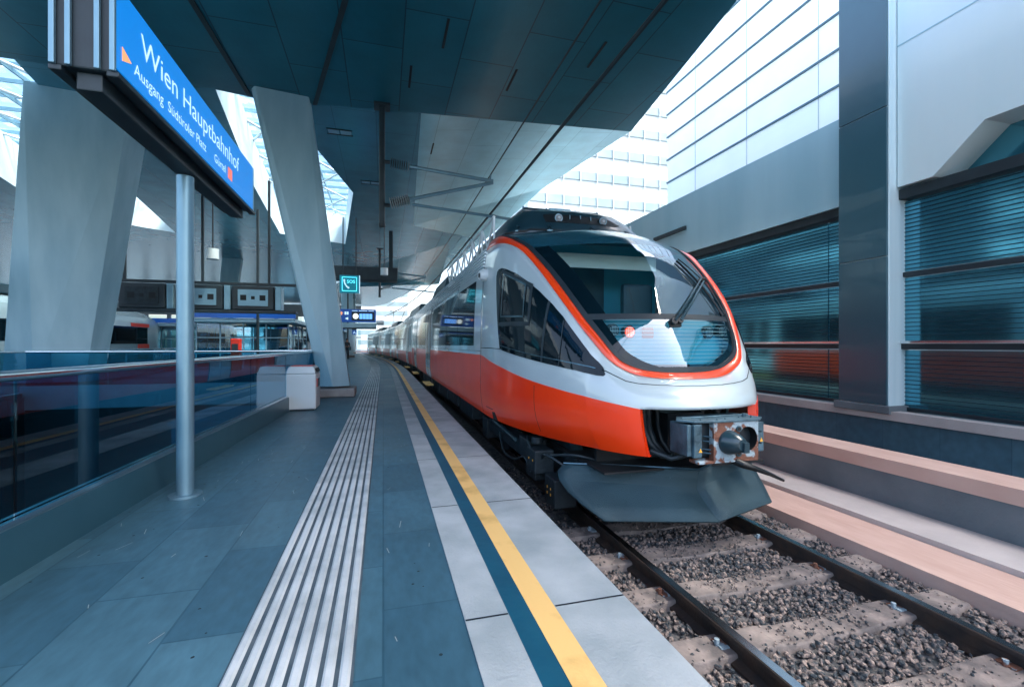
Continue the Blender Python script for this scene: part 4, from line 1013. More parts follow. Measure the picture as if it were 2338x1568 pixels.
mb.tube([up(p, n_, .018) for p, n_ in pts], .014, 6); mb.tube([up(p, n_, .045+.02*math.sin(math.pi*k/N_)) for k, (p, n_) in enumerate(pts)], .007, 6); mb.tube([up(end, n1, .03), up(end+Vector((.05,0,-.01)), n1, .07)], .028, 8)
mb.build('wiper_blade', M['wiper'], wp, True)
# mouth interior, coupler, hoses
mb = MB(); mb.box(WC-.78, WC+.78, 4.25, 4.3, .45, 1.3); mb.box(WC-.9, WC+.9, 3.85, 6.5, .60, .62); mb.build('coupler_bay', M['darker'], TR)
mb = MB()
for sx, y, r_ in ((-.42,3.98,.03),(-.34,4.02,.028),(-.52,4.05,.022),(.45,4.0,.03),(.3,4.04,.022),(-.22,4.05,.02)):
    mb.tube([(WC+sx, y, 1.22), (WC+sx, y-.02, 1.0), (WC+sx*.9, y-.06, .85), (WC+sx*.7, y-.12, .74), (WC+sx*.45, y-.1, .72)], r_, 8)
    mb.tube([(WC+sx, y, 1.22), (WC+sx, y, 1.12)], r_*1.6, 8)
mb.build('air_hose', M['dark'], TR, True)
CP = thing('coupler', (0, 0, 0), None, None); CP.parent = TR; CP.location = (0, 0, 0)
F0 = 3.30
def plate_with_hole():
    mb = MB(); x0, x1, z0, z1 = 2.705, 3.166, .815, 1.135; cx, cz, r_ = 3.055, .985, .100; n_ = 28
    circ = [(cx+r_*math.cos(2*math.pi*k/n_), cz+r_*1.05*math.sin(2*math.pi*k/n_)) for k in range(n_)]
    def sq(a):
        c, s = math.cos(a), math.sin(a); t_ = min((x1-cx)/c if c > 1e-9 else ((x0-cx)/c if c < -1e-9 else 9e9), (z1-cz)/s if s > 1e-9 else ((z0-cz)/s if s < -1e-9 else 9e9)); return (cx+c*t_, cz+s*t_)
    outer = [sq(2*math.pi*k/n_) for k in range(n_)]
    # snap the four corners
    for c_ in ((x0,z0),(x1,z0),(x0,z1),(x1,z1)):
        k = min(range(n_), key=lambda i: (outer[i][0]-c_[0])**2+(outer[i][1]-c_[1])**2); outer[k] = c_
    A = [(x, F0, z) for x, z in outer]; B_ = [(x, F0, z) for x, z in circ]; C_ = [(x, F0+.20, z) for x, z in circ]; D_ = [(x, F0+.06, z) for x, z in outer]
    mb.loft([A, B_], 0); mb.loft([A, D_], 0)
    m3 = MB(); m3.loft([B_, C_], 0); m3.add(C_, [tuple(range(n_))]); return mb, m3
a_, b_ = plate_with_hole(); a_.build('face_plate', M['rust'], CP); b_.build('cup_bore', M['blackhole'], CP, True)
mb = MB(); mb.loft([[(2.855+r_*math.cos(t_)+dx, F0-d_, .965+r_*math.sin(t_)) for t_ in [2*math.pi*k/24 for k in range(24)]] for d_, r_, dx in ((-.01,.104,0),(.02,.104,0),(.03,.098,.0),(.075,.088,.01),(.11,.066,.022),(.13,.045,.03))], 0, True, True); mb.box(2.885, 2.935, F0-.15, F0-.02, .90, .985); mb.build('cone', M['fairing'], CP, True, sharp=35)
mb = MB()
for z in (1.075, .862):
    mb.tube([(2.955, F0-.012, z), (2.955, F0+.02, z)], .026, 16)
mb.build('air_port', M['under_steel'], CP, True)
mb = MB()
for z in (1.075, .862): mb.disc((2.955, F0-.016, z), (0, 1, 0), .014, .003, 14)
mb.build('port_hole', M['blackhole'], CP)
mb = MB(); mb.box(2.60, 3.19, F0+.08, F0+.34, .83, 1.13); mb.build('head_casting', M['dark'], CP, bevel=.02)
mb = MB(); mb.prism([(2.53,F0+.03),(2.70,F0-.012),(3.17,F0-.012),(3.27,F0+.07),(3.22,F0+.36),(2.55,F0+.30),(2.43,F0+.14)], 1.137, 1.155); mb.tube([(2.50, F0+.16, 1.16), (3.24, F0+.20, 1.16)], .008, 6)
for x, y in ((2.62,.06),(2.76,.03),(2.86,.05),(3.05,.1),(3.14,.06),(3.2,.12),(2.66,.2),(2.95,.22)): mb.tube([(x, F0+y, 1.155), (x, F0+y, 1.166)], .009, 6)
mb.tube([(3.13, F0+.13, 1.155), (3.13, F0+.13, 1.185)], .018, 8)
mb.build('top_cover', M['coupler'], CP, bevel=.004)
mb = MB(); mb.box(2.55, 3.166, F0+.0, F0+.12, .79, .813); mb.build('lower_ledge', M['rust'], CP, bevel=.004)
mb = MB(); mb.box(2.525, 2.605, F0+.02, F0+.06, .84, 1.125); mb.box(2.48, 2.525, F0+.05, F0+.30, .85, 1.12); mb.build('contact_box', M['coupler'], CP, bevel=.008); 
mb = MB(); mb.box(3.185, 3.245, F0+.02, F0+.05, .86, 1.12); mb.build('contact_box', M['coupler'], CP, bevel=.006)
mb = MB()
for z in (.88, .91, .98, 1.02): mb.tube([(2.63, F0+.05, z), (2.67, F0-.005, z)], .007, 6)
for z in (.94, 1.04): mb.tube([(3.18, F0+.05, z), (3.20, F0-.005, z)], .007, 6)
mb.build('guide_pin', M['under_steel'], CP)
mb = MB()
for x, z in ((2.585, .905), (3.215, .965)): mb.prism([(x-.017, z-.017), (x+.017, z-.017), (x, z+.018)], F0+.0145, F0+.0185, 0, lambda a, b, c: (a, c, b))
mb.build('warning_triangle', M['amber'], CP)
mb = MB(); mb.tube([(2.93, F0+.30, .97), (2.88, 4.3, .95)], .11, 16); mb.box(2.70, 3.10, 3.95, 4.2, .8, 1.12); mb.build('drawbar', M['under'], CP, True)
mb = MB(); mb.tube([(2.93, F0+.05, .80), (2.97, F0-.03, .775), (3.10, F0-.05, .73), (3.27, F0-.03, .665), (3.44, F0, .59)], [.034,.034,.024,.017,.012], 10); mb.build('uncoupling_hose', M['wiper'], CP, True)
mb = MB(); mb.tube([(2.36, F0+.42, .83), (2.50, F0+.30, .775), (2.60, F0+.22, .82)], .022, 8); mb.build('bent_hose', M['under'], CP, True)
# snow plough
mb = MB()
rows = [((0,3.70,.615),(1.10,4.36,.585)), ((0,3.725,.52),(1.16,4.36,.52)), ((0,3.73,.44),(1.165,4.30,.45)), ((0,3.69,.385),(1.13,4.18,.37)), ((0,3.57,.31),(1.05,4.0,.29)), ((0,3.43,.23),(.93,3.78,.205))]
for sg in (-1, 1):
    R_ = []
    for a, b in rows: R_.append([(WC+sg*(a[0]+(b[0]-a[0])*t_), a[1]+(b[1]-a[1])*t_, a[2]+(b[2]-a[2])*t_) for t_ in (0, .3, .6, .92, 1)])
    mb.loft(R_, 0, False)
pl = mb.build('snow_plough', M['plow'], TR, True, sharp=17)
s2 = pl.modifiers.new('t', 'SOLIDIFY'); s2.thickness = .02; s2.offset = 0
mb = MB(); mb.box(WC-.9, WC+.9, 4.5, 4.8, .50, .60); mb.box(WC-.7, WC-.6, 4.35, 4.9, .35, .6); mb.box(WC+.6, WC+.7, 4.35, 4.9, .35, .6); mb.build('plough_bracket', M['under'], TR, bevel=.01)
mb = MB(); ribbon_pts = [(WC-1.10,4.35,.60),(WC-.5,4.0,.618),(WC,3.69,.628),(WC+.5,4.0,.618),(WC+1.1,4.35,.60)]; mb.tube(ribbon_pts, .012, 6); mb.build('plough_edge', M['under_steel'], TR)
for sg in (-1, 1):
    for t_ in (.18, .45, .75):
        MB().disc((WC+sg*1.15*t_, 3.725+.635*t_-.012, .535), (0, 1, 0), .016, .02, 10).build('bolt', M['under_steel'], TR)
for sg in (-1, 1):
    mb = MB(); P = lambda h, u, z: (WC+sg*h, u, z)
    ribbon(mb, [P(1.42,6.30,.95), P(1.42,5.95,.95)], .010, off=.0075); ribbon(mb, [P(1.2,4.75,.86), P(1.18,4.75,1.36)], .007, off=.0075)
    mb.build('hatch_seam', M['trim'], TR)
# bogie fittings seen over the platform edge
mb = MB(); mb.tube([(1.70,7.08,.60), (1.70,6.5,.57)], .045, 12); mb.tube([(1.70,6.5,.57), (1.70,5.85,.54)], .034, 12); mb.tube([(1.70,5.85,.54),(1.70,5.72,.535)], .05, 10); mb.build('yaw_damper', M['under_steel'], TR, True)
mb = MB(); mb.box(1.62, 1.85, 4.85, 5.15, .36, .62); mb.box(1.70, 1.95, 4.45, 4.75, .10, .40); mb.box(1.66, 1.9, 5.2, 5.6, .42, .66); mb.tube([(1.72,5.05,.66),(1.72,5.05,.74)], .07, 12); mb.build('sand_box', M['under'], TR, bevel=.015)
mb = MB()
for pts in ([(1.66,6.6,.5),(1.62,6.2,.32),(1.63,5.7,.33),(1.64,5.3,.45),(1.66,5.1,.32)], [(1.72,4.9,.5),(1.7,4.75,.60),(1.8,4.55,.55),(1.95,4.45,.42)], [(1.68,5.3,.7),(1.64,5.15,.66),(1.66,5.0,.55)], [(2.1,4.3,.62),(1.9,4.4,.66),(1.75,4.7,.6)]): mb.tube([Vector(p) for p in catmull(pts, 5)], .014, 6)
mb.build('brake_hose', M['dark'], TR, True)
mb = MB()
for x, y, z in ((1.615,5.06,.50),(1.615,4.92,.50),(1.695,4.66,.28),(1.695,4.56,.28),(1.695,4.66,.22),(1.695,4.56,.22)): mb.box(x, x+.004, y-.008, y+.008, z-.012, z+.012)
mb.build('amber_mark', M['amber'], TR)

# ------------------------------------------------------------------ overhead line
WU0, WU1 = -12, 66
def wire(name, w, z, r_, lab, pts):
    mb = MB(); mb.tube(pts, r_, 6); tag(mb.build(name, M['dark']), lab, 'wire')
ws_ = [s for s in range(-12, 67, 6)]
wire('contact_wire', WC, 5.4, .03, 'lower and thicker overhead contact wire running above the train', [CV(WC-.02, s, 5.4) for s in ws_])
wire('messenger_wire', WC, 6.5, .018, 'upper thin overhead carrier wire running above the train', [CV(WC, s, 6.5-.25*math.sin(math.pi*((s-12.4) % 42)/42)*0) for s in ws_])
def mast(s, lab, full=True):
    C0 = CV(-.03, s); t = thing('hanging_mast', (C0[0], C0[1], ZR), lab, 'catenary mast', 'catenary masts hanging from the roof')
    a = (s-S0)/RC if s > S0 else 0
    T = lambda x, y, z: (C0[0]+x*math.cos(a)-y*math.sin(a), C0[1]+x*math.sin(a)+y*math.cos(a), z)
    mb = MB(); mb.tube([T(0,0,ZR), T(0,0,4.94)], .075, 12); mb.tube([T(0,0,4.94), T(0,0,4.86)], .085, 12); mb.box(-.2, .2, -.2, .2, ZR-.05, ZR-.003, 0, T); mb.build('drop_tube', M['dark'], t, True, sharp=35)
    for z, z2 in ((6.55, 6.32), (5.42, 6.28)):
        mb = MB(); x0 = .12
        mb.tube([T(.06,0,z), T(.20,0,z)], .05, 8)
        for k in range(9):
            xx = .22+k*.055; mb.tube([T(xx,0,z+(z2-z)*xx/2.86), T(xx+.028,0,z+(z2-z)*(xx+.028)/2.86)], [.15,.07], 12)
        mb.build('insulator', M['dark'], t, True)
        mb = MB(); mb.tube([T(.70,0,z+(z2-z)*.70/2.86), T(2.95,0,z2)], .05, 8); mb.build('cantilever_arm', M['steel'], t, True)
    mb = MB(); mb.tube([T(.75,0,5.5), T(3.6,0,5.30)], .04, 8); mb.tube([T(3.3,0,5.32), T(2.87,0,5.41)], .018, 6); mb.tube([T(2.87,0,6.3), T(2.89,0,6.5)], .025, 6); mb.build('registration_arm', M['steel'], t, True)
mast(12.4, 'black hanging mast with two insulated arms reaching toward the wires, nearest the camera')
mast(31.0, 'thin far mast hanging above the clock board, with one visible arm')

# ------------------------------------------------------------------ big station name sign on its pole
t = thing('station_sign', (-1.58, 4.42, H), 'large backlit blue station name sign on a tall grey pole at upper left', 'sign')
SX, SB, ST, Y0, Y1 = -1.42, 3.33, 3.80, 3.02, 5.82
mb = MB(); mb.tube([(-1.58, 4.40, H), (-1.58, 4.40, 3.19)], .062, 20); mb.build('pole', M['steel'], t, True)
mb = MB(); mb.tube([(-1.58, 4.40, H+.001), (-1.58, 4.40, H+.02)], .12, 20); mb.build('base_plate', M['steel'], t, True, sharp=35)
mb = MB(); mb.box(-1.70, SX-.012, Y0+.012, Y1-.012, SB-.03, ST-.002); mb.build('housing', M['dark'], t, bevel=.01)
mb = MB(); mb.box(-1.62, -1.50, Y0+.05, Y1-.1, 3.20, 3.298); mb.box(-1.72, -1.66, Y0, Y1, 3.27, 3.30); mb.box(-1.46, -1.40, Y0, Y1, 3.27, 3.30); mb.build('carrier_beam', M['dark'], t, bevel=.006)
mb = MB()
for x in (-1.70, -1.63, -1.50, -1.43): mb.box(x-.012, x+.014, Y0-.012, Y0+.010, SB-.03, ST+.3)
for x in (-1.70, -1.43): mb.box(x-.012, x+.012, Y1-.01, Y1+.012, SB-.03, ST)
mb.build('end_profile', M['steel'], t, bevel=.004)
fp = MB(); fp.box(SX-.010, SX, Y0+.012, Y1-.02, SB, ST); face = fp.build('sign_face', M['blueglow'], t)
TT = lambda y0, z0: (lambda x, y, z: (SX+.0025, y0+x, z0+y))
text_mesh('Wien Hauptbahnhof', .205, M['whitelit'], TT(3.30, 3.555), face, sx=1.16)
text_mesh('Ausgang  Südtiroler Platz      Gürtel', .105, M['whitelit'], TT(3.22, 3.40), face, sx=1.08)
mb = MB(); mb.prism([(3.09,3.40),(3.19,3.44),(3.09,3.48)], SX+.002, SX+.004, 0, lambda a, b, c: (c, a, b)); mb.build('orange_arrow', M['orangelit'], face)
mb = MB(); mb.box(SX+.001, SX+.0035, 4.93, 5.05, 3.385, 3.49); mb.build('red_symbol', M['redlit'], face)

# ------------------------------------------------------------------ litter bin
def bin_(x, y, lab):
    t = thing('litter_bin', (x, y, H), lab, 'bin')
    mb = MB(); hw, hd = .27, .30; T = lambda a, b, z: (x+a, y+b, z)
    P = lambda w_, d_: [(x-w_, y-d_), (x+w_, y-d_), (x+w_, y+d_), (x-w_, y+d_)]
    mb.prism(P(hw, hd), H+.03, H+.70); mb.build('body', M['white_metal'], t, bevel=.025)
    mb = MB(); mb.prism(P(hw-.04, hd-.04), H, H+.03); mb.build('foot', M['dark'], t)
    mb = MB(); mb.hull2([(x-hw, y-hd, H+.702), (x+hw, y-hd, H+.702), (x+hw, y+hd, H+.702), (x-hw, y+hd, H+.702)], [(x-hw+.05, y-hd+.05, H+.84), (x+hw-.05, y-hd+.05, H+.84), (x+hw-.05, y+hd-.05, H+.84), (x-hw+.05, y+hd-.05, H+.84)]); mb.build('lid', M['white_metal'], t, bevel=.02)
    mb = MB(); mb.box(x-hw+.08, x+hw-.08, y-hd+.10, y+hd-.10, H+.842, H+.852); mb.build('lid_inlay', M['orange'], t)
    for k, (c, m_) in enumerate((('dark', 'orange'), ('dark', 'darker'), ('dark', 'steel'))):
        yy = y-hd+.08+k*.16
        mb = MB(); mb.box(x+hw+.001, x+hw+.008, yy, yy+.11, H+.44, H+.60); mb.build('waste_label', M[m_] if k else M['orange'], t)
    mb = MB(); mb.hull2([(x+hw-.002, y-hd+.08, H+.73), (x+hw-.002, y+hd-.08, H+.73), (x+hw-.03, y+hd-.08, H+.80), (x+hw-.03, y-hd+.08, H+.80)], [(x+hw+.01, y-hd+.08, H+.73), (x+hw+.01, y+hd-.08, H+.73), (x+hw-.015, y+hd-.08, H+.80), (x+hw-.015, y-hd+.08, H+.80)]); mb.build('slot', M['blackhole'], t)
bin_(-1.50, 9.72, 'white square litter bin with an orange lid inlay, in front of the central column')

# ------------------------------------------------------------------ signs further along the platform
t = thing('emergency_sign', (-1.58, 23.6, 5), 'square teal emergency telephone sign hanging beside the central column', 'sign')
def atpx(): pass
# square box 1.15 m wide; centre and distance from the picture
ex, ey, ez, es = -1.58, 23.6, 4.74, .45
mb = MB(); mb.box(ex-es, ex+es, ey, ey+.18, ez-es*.95, ez+es*.95); mb.build('box', M['tealsign'], t, bevel=.01)
mb = MB(); mb.box(ex+es+.002, ex+es+.03, ey-.005, ey+.18, ez-es*.97, ez+es*.97); mb.build('edge_light', M['whitelit'], t)
mb = MB()
for a, b in (((-.33,-.33),(.33,-.33)), ((.33,-.33),(.33,.33)), ((.33,.33),(-.33,.33)), ((-.33,.33),(-.33,-.33))): mb.tube([(ex+a[0], ey-.01, ez+a[1]), (ex+b[0], ey-.01, ez+b[1])], .012, 6)
mb.build('frame_line', M['cyanlit'], t)
mb = MB(); pts = [(-.24,.22),(-.22,.05),(-.14,-.10),(-.02,-.20)]; mb.tube([(ex+a, ey-.012, ez+b) for a, b in pts], [.045,.028,.028,.045], 8); mb.build('handset', M['whitelit'], t)
text_mesh('SOS', .22, M['cyanlit'], lambda x, y, z: (ex-.12+x, ey-.006, ez+.05+y), t)
mb = MB(); mb.tube([(ex-.3, ey+.1, ez+es*.95), (ex-.3, ey+.1, ZR)], .03, 6); mb.tube([(ex+.3, ey+.1, ez+es*.95), (ex+.3, ey+.1, ZR)], .03, 6); mb.build('hanger', M['dark'], t)
DX = -.94
# departure board with clock on a beam across the platform
bx0, bx1, by, bz0, bz1 = -3.2, -.39, 26.5, 3.04, 3.74
t = thing('departure_board', (-1.6, by, 2.8), 'blue platform board with a round white clock and four display fields', 'display board')
mb = MB(); mb.box(bx0, bx1, by, by+.3, bz0, bz1); mb.build('board_case', M['bluesign'], t, bevel=.01)
mb = MB(); mb.box(bx0-.5, bx1+.02, by-.1, by+.4, bz0-.31, bz0-.06); mb.build('beam', M['column'], t, bevel=.01)
mb = MB(); mb.box(bx0-.5, bx1+.02, by-.08, by+.38, bz0-.37, bz0-.312); mb.build('beam_underside', M['dark'], t)
mb = MB(); mb.box(-1.66, bx1-.08, by-.012, by-.004, bz0+.08, bz1-.14); mb.build('screen_surround', M['dark'], t)
cl = MB().disc((-1.45, by-.03, bz0+.32), (0, 1, 0), .15, .02, 24).build('clock', M['clockface'], t)
mb = MB(); mb.box(-1.455, -1.445, by-.036, by-.032, bz0+.32, bz0+.43); mb.box(-1.45, -1.38, by-.036, by-.032, bz0+.27, bz0+.285); mb.build('clock_hand', M['dark'], cl)
for k in range(4):
    mb = MB(); mb.box(-1.25+k*.17, -1.10+k*.17, by-.022, by-.014, bz0+.17, bz0+.46); mb.build('display_field', M['bluelit'], t)
for p, q in ((-1.64,-1.36),(-1.28,-.85),(-.78,-.50)):
    mb = MB(); mb.box(p, q, by-.016, by-.004, bz1-.10, bz1-.07); mb.build('light_slot', M['whitelit'], t)
mb = MB(); mb.prism([(-2.26,bz0+.47),(-2.18,bz0+.57),(-2.10,bz0+.47),(-2.15,bz0+.47),(-2.15,bz0+.38),(-2.21,bz0+.38),(-2.21,bz0+.47)], by-.014, by-.004, 0, lambda a, b, c: (a, c, b)); mb.build('orange_arrow', M['orangelit'], t)
mb = MB(); mb.box(-2.02, -1.93, by-.014, by-.004, bz0+.40, bz0+.56); mb.build('pictogram', M['whitelit'], t)
mb = MB(); mb.box(-1.91, -1.82, by-.014, by-.004, bz0+.40, bz0+.56); mb.build('pictogram', M['whitelit'], t)
mb = MB(); mb.prism([(-2.0,bz0+.19),(-1.84,bz0+.11),(-1.84,bz0+.27)], by-.014, by-.004, 0, lambda a, b, c: (a, c, b)); mb.build('pictogram', M['whitelit'], t)
mb = MB(); mb.tube([(bx1+.02, by+.15, bz0-.02), (bx1+.42, by+.15, bz0-.02)], .13, 12); mb.build('loudspeaker', M['white_metal'], t, True)
t = thing('platform_letter_sign', (-2.5, 43, 3), 'small dark square letter sign A hanging beyond the clock board', 'sign')
mb = MB(); mb.box(-2.66, -2.28, 43, 43.12, 2.70, 3.10); mb.build('panel', M['bluesign'], t, bevel=.01)
text_mesh('A', .36, M['whitelit'], lambda x, y, z: (-2.59+x, 42.99, 2.77+y), t)
mb = MB(); mb.box(-2.66, -2.28, 43, 43.12, 3.12, 3.5); mb.box(-2.5, -2.46, 43, 43.1, 3.5, ZR+.3); mb.build('upper_panel', M['dark'], t, bevel=.01)

# row of monitors hanging over the left side of the platform
t = thing('monitor_gantry', (-5.8, 22, 4), 'dark hanging gantry across the platform left of the central column', 'gantry')
gy = 19.0
mb = MB(); mb.box(-9.6, -3.2, gy, gy+.5, 2.98, 3.08); mb.box(-9.6, -3.2, gy+.05, gy+.15, 4.0, 4.1)
for x in (-8.8, -6.4, -4.2): mb.box(x, x+.08, gy+.2, gy+.3, 4.1, ZR)
mb.build('gantry_frame', M['dark'], t, bevel=.01)
for k, (x, lab) in enumerate(((-8.15,'boxed display on the dark gantry, leftmost one with a dim screen'), (-6.35,'boxed display on the dark gantry, middle one with dark square symbols'), (-4.65,'boxed display on the dark gantry, right one with the palest screen'))):
    m_ = thing('monitor', (x, gy, 3.1), lab, 'monitor', 'boxed displays on the gantry')
    mb = MB(); mb.box(x-.70, x+.70, gy+.02, gy+.6, 3.085, 3.98); mb.build('case', M['dark'], m_, bevel=.04)
    mb = MB(); mb.box(x-.50, x+.50, gy-.005, gy+.018, 3.24, 3.84); mb.build('screen', M['steel'] if k else M['under'], m_)
    for q in (-.32, 0, .32):
        s_ = .10 if q else .06; mb = MB(); mb.box(x+q-s_, x+q+s_, gy-.012, gy-.006, 3.54-s_, 3.54+s_); mb.build('symbol', M['darker'], m_)
    mb = MB(); mb.box(x+.74, x+.95, gy+.02, gy+.5, 3.085, 3.98); mb.build('side_cheek', M['steel'], m_, bevel=.02)
# glass waiting rooms and blue strips under the roof
def waiting(x0, x1, y0, y1, lab):
    t = thing('waiting_room', ((x0+x1)/2, y0, H), lab, 'shelter', 'glass waiting rooms on the platform')
    mb = MB()
    n_ = int((x1-x0)/.9)
    for k in range(n_+1):
        x = x0+(x1-x0)*k/n_
        for y in (y0, y1): mb.box(x-.03, x+.03, y-.03, y+.03, H, 2.95)
    m3 = int((y1-y0)/1.4)
    for k in range(m3+1):
        y = y0+(y1-y0)*k/m3
        for x in (x0, x1): mb.box(x-.028, x+.028, y-.028, y+.028, H, 2.951)
    for z in (H+.05, 1.35, 2.15, 2.9):
        mb.box(x0, x1, y0-.035, y0+.025, z, z+.05); mb.box(x0-.035, x0+.025, y0, y1, z, z+.05); mb.box(x1-.025, x1+.035, y0, y1, z, z+.05)
    mb.build('frame', M['column'], t)
    mb = MB(); mb.box(x0-.4, x1+.4, y0-.5, y1+.5, 2.96, 3.16); mb.build('roof', M['column'], t, bevel=.02)
    mb = MB(); mb.box(x0-.45, x1+.45, y0-.56, y0-.505, 3.17, 3.45); mb.build('blue_strip', M['bluesign'], t)
    mb = MB(); mb.box(x0+.02, x1-.02, y0-.006, y0+.006, H+.1, 2.9); mb.box(x0-.006, x0+.006, y0+.02, y1-.02, H+.1, 2.9); mb.box(x1-.006, x1+.006, y0+.02, y1-.02, H+.1, 2.9); mb.build('pane', M['kioskglass'], t)
    mb = MB(); mb.box(x0+.3, x1-.3, y1-.9, y1-.5, H+.42, H+.48)
    for x in (x0+.5, x1-.5): mb.box(x-.04, x+.04, y1-.85, y1-.55, H, H+.42)
    mb.build('bench', M['dark'], t)
    return t
waiting(-9.2, -4.9, 27, 33, 'glass waiting room with white frames under the blue strip, nearest behind the monitors')
waiting(-8.5, -3.8, 45, 52, 'glass waiting room farther along the platform, seen through the first')
waiting(-16.5, -11.5, 34, 42, 'glass waiting room on the far platform left of the pole')
t = thing('ticket_machine', (-6.9, 24.8, H), 'red ticket machine standing in front of the glass waiting room', 'ticket machine')
mb = MB(); mb.box(-7.15, -6.75, 25.2, 25.6, H, H+1.55); mb.build('cabinet', M['redpaint'], t, bevel=.03)
mb = MB(); mb.box(-7.08, -6.82, 25.17, 25.197, H+.95, H+1.3); mb.build('screen', M['dark'], t)
t = thing('kiosk', (-6.5, 38, H), 'dark kiosk block behind the nearest glass waiting room', 'kiosk')
mb = MB(); mb.box(-8.6, -5.2, 38, 41, 2.1, 3.0); mb.build('canopy', M['dark'], t, bevel=.03)
mb = MB(); mb.box(-8.4, -5.4, 38.3, 40.8, H, 2.08); mb.build('counter_wall', M['white_metal'], t)
mb = MB(); mb.box(-8.2, -5.6, 38.2, 38.28, 1.3, 2.0); mb.build('shutter', M['facade'], t)
# slim posts on the platform
for i, (x, y) in enumerate(((-5.55, 23.5), (-3.02, 43.2))):
    t = thing('slim_post', (x, y, H), ['slim dark post between the glass waiting room and the central column', 'slim dark post behind the standing person'][i], 'post', 'slim dark posts')
    mb = MB(); mb.tube([(x, y, H), (x, y, ZR)], .06, 10); mb.build('tube', M['dark'], t, True)
    mb = MB(); mb.tube([(x, y, H+.001), (x, y, H+.03)], .12, 10); mb.build('foot', M['dark'], t)
# end wall of bright glazing across the far end
t = thing('end_glazing', (-10, 78, H), 'bright glazed end wall with white frames at the far end of the platform', 'glass wall')
mb = MB(); mb.box(-60, -3.6, 80, 80.1, H, 6.2)
mb.build('pane', M['skylight'], t)
mb = MB()
for k in range(20): mb.box(-60+k*2.9, -59.5+k*2.9, 79.7, 79.98, H, 6.3)
mb.box(-60, -3.5, 79.72, 79.97, 2.9, 3.1); mb.box(-60, -3.5, 79.65, 80.3, 6.3, 8.2); mb.build('frame', M['tower'], t)

# ------------------------------------------------------------------ train on the far left track
FT = thing('far_train', (-14.5, 20, 0), 'pale grey train with dark window band and red cab corner on the far left track', 'train')
fx, fh = -14.6, 1.42
def fprof(k=1.): return [(-fh*.95*k, .8), (-fh*k, 1.2), (-fh*k, 2.9), (-fh*.9*k, 3.35), (-fh*.55*k, 3.7), (fh*.55*k, 3.7), (fh*.9*k, 3.35), (fh*k, 2.9), (fh*k, 1.2), (fh*.95*k, .8)]
mb = MB(); rings = []
for y, k, sz in ((-10,1,1),(31.6,1,1),(32.6,.97,.98),(33.4,.88,.93),(34.0,.66,.80)): rings.append([(fx+x, y, .8+(z-.8)*sz) for x, z in fprof(k)])
mb.loft(rings, 0, True, True); mb.build('carbody', M['bandwhite'], FT, True, sharp=35)
k0 = 0
for a, b in ((-9,-1.5),(0,7.5),(9,16.5),(18,25.5)):
    mb = MB(); mb.box(fx+fh+.001, fx+fh+.012, a, b, 1.95, 2.75); mb.build('window_band', M['gloss_black'], FT)
mb = MB(); mb.box(fx+fh+.001, fx+fh+.012, 27.0, 31.4, 1.85, 2.78); mb.build('cab_side_window', M['gloss_black'], FT)
for a, b, z0, z1 in ((29.6, 31.6, 2.80, 3.0), (30.3, 31.6, 1.0, 1.84)):
    mb = MB(); mb.box(fx+fh+.001, fx+fh+.014, a, b, z0, z1); mb.build('red_panel', M['orange'], FT)
mb = MB(); mb.box(fx-1.2, fx+1.2, -9, 31, .25, .79); mb.build('underframe', M['under'], FT)
mb = MB(); mb.box(fx-.9, fx+.9, 4, 28, 3.72, 4.1); mb.build('roof_unit', M['fairing'], FT, bevel=.05)
# cyan info sign at the left edge
t = thing('hanging_sign', (-12, 13.2, 4.2), 'cyan lit hanging sign at the left edge beside the big column', 'sign')
mb = MB(); mb.box(-12.6, -9.75, 13.4, 13.6, 3.45, 4.25); mb.build('panel', M['tealsign'], t, bevel=.02)
mb = MB(); mb.box(-12.4, -9.95, 13.375, 13.397, 3.62, 3.66); mb.box(-12.4, -9.95, 13.375, 13.397, 4.05, 4.08); mb.build('light_line', M['cyanlit'], t)
mb = MB(); mb.tube([(-12.2,13.5,4.25),(-12.2,13.5,ZR)], .04, 6); mb.tube([(-10.2,13.5,4.25),(-10.2,13.5,ZR)], .04, 6); mb.build('hanger', M['dark'], t)
# hanging loudspeaker
for x, y, z, lab in ((.05, 24.5, 5.55, 'pale cylindrical loudspeaker under the dark beam above the clock board'), (-5.8, 18.5, 5.0, 'pale cylindrical loudspeaker hanging above the monitors')):
    t = thing('loudspeaker', (x, y, z), lab, 'loudspeaker', 'hanging loudspeakers')
    mb = MB(); mb.tube([(x, y, z-.18), (x, y, z+.18)], .19, 14); mb.build('drum', M['white_metal'], t, True, sharp=40)
    mb = MB(); mb.tube([(x, y, z+.18), (x, y, ZR)], .025, 6); mb.build('rod', M['dark'], t)
t = thing('ceiling_beam', (-.9, 25, 5.6), 'dark boxed beam crossing under the roof above the emergency sign', 'beam')
mb = MB(); mb.box(-3.4, .75, 25.6, 26.6, 5.25, 5.95); mb.build('box', M['dark'], t, bevel=.02)
mb = MB(); mb.box(-3.0, -2.8, 25.9, 26.1, 5.95, ZR); mb.box(.3, .5, 25.9, 26.1, 5.95, ZR); mb.build('hanger', M['dark'], t)

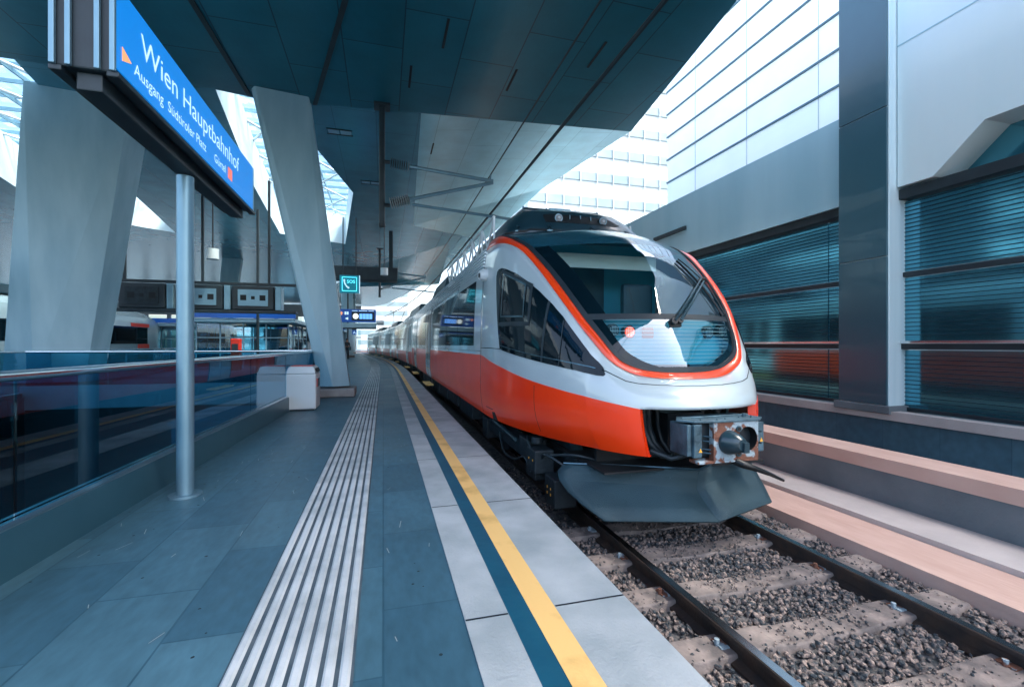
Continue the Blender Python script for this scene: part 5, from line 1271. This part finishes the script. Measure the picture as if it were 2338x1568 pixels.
# ------------------------------------------------------------------ the person on the platform
def person(px, py, rz, lab):
    t = thing('person', (px, py, H), lab, 'person'); t.rotation_euler[2] = rz
    me = bpy.data.meshes.new('body'); J = [(0,0,.93),(0,0,1.15),(0,.01,1.38),(0,.01,1.50),(0,-.01,1.60),(0,-.015,1.70),
        (-.10,0,.88),(-.11,-.01,.50),(-.12,.02,.09),(-.12,-.12,.04),(.10,0,.88),(.11,-.02,.50),(.12,.0,.09),(.13,-.14,.04),
        (-.19,.0,1.42),(-.25,-.01,1.15),(-.17,-.16,1.08),(-.10,-.22,1.12),(.19,.0,1.42),(.25,.01,1.15),(.17,-.14,1.06),(.10,-.20,1.10)]
    E_ = [(0,1),(1,2),(2,3),(3,4),(4,5),(0,6),(6,7),(7,8),(8,9),(0,10),(10,11),(11,12),(12,13),(2,14),(14,15),(15,16),(16,17),(2,18),(18,19),(19,20),(20,21)]
    rd = [(.15,.11),(.15,.11),(.17,.11),(.06,.06),(.085,.095),(.08,.095),(.09,.09),(.065,.065),(.045,.05),(.04,.03),(.09,.09),(.065,.065),(.045,.05),(.04,.03),(.065,.065),(.05,.05),(.04,.04),(.03,.035),(.065,.065),(.05,.05),(.04,.04),(.03,.035)]
    me.from_pydata(J, E_, []); o = bpy.data.objects.new('body', me); COL.objects.link(o); o.parent = t
    sk = o.modifiers.new('skin', 'SKIN'); sv = me.skin_vertices[0].data
    for i, r_ in enumerate(rd): sv[i].radius = r_
    sv[0].use_root = True
    ss_ = o.modifiers.new('sub', 'SUBSURF'); ss_.levels = ss_.render_levels = 2
    dg = bpy.context.evaluated_depsgraph_get(); m2 = bpy.data.meshes.new_from_object(o.evaluated_get(dg)); o.modifiers.clear(); o.data = m2
    for k in ('skin','coat','trouser'): m2.materials.append(M[k])
    m2.materials.clear()
    for k in ('skin','coat','trouser','dark'): m2.materials.append(M[k])
    for p in m2.polygons:
        c = p.center; p.use_smooth = True
        p.material_index = 3 if c.z < .09 else 2 if c.z < .90 else 0 if (c.z > 1.49 or (c.y < -.195 and c.z < 1.2)) else 1
    og = worig(t)
    def part(nm, mb, m_, sm=True):
        x = mb.build(nm, m_, None, sm); x.parent = t; return x
    mb = MB(); mb.loft([[(r_*math.cos(a)*.085/.085, .015+r_*1.15*math.sin(a), z) for a in [2*math.pi*k/12 for k in range(12)]] for z, r_ in ((1.66,.088),(1.70,.096),(1.75,.088),(1.79,.05))], 0, True, True); part('hair', mb, M['hair'])
    mb = MB(); mb.tube([(0,-.105,1.655),(0,-.13,1.645)], [.014,.018], 6)
    for sx in (-.04, .04): mb.disc((sx,-.088,1.675), (0,-1,0), .010, .006, 8)
    mb.box(-.025,.025,-.105,-.095,1.603,1.612); part('face_detail', mb, M['hair'])
    mb = MB(); mb.box(.10,.32,-.20,-.02,.78,1.10); mb.tube([(.14,-.12,1.10),(-.02,-.115,1.35),(-.14,-.02,1.47)], .016, 6); part('shoulder_bag', mb, M['bag'])
    for sx in (-1, 1):
        mb = MB()
        for q in range(4): mb.tube([(sx*(.085-.012*q),-.235,1.13-.018*q),(sx*(.05-.01*q),-.262,1.125-.018*q),(sx*(.03-.006*q),-.25,1.12-.018*q)], [.010,.009,.007], 6)
        mb.tube([(sx*.10,-.23,1.14),(sx*.075,-.25,1.17)], [.011,.008], 6)
        part('fingers', mb, M['skin'])
person(-3.0, 41.8, R(15), 'person in dark clothes with a teal shoulder bag, standing beside the far column')
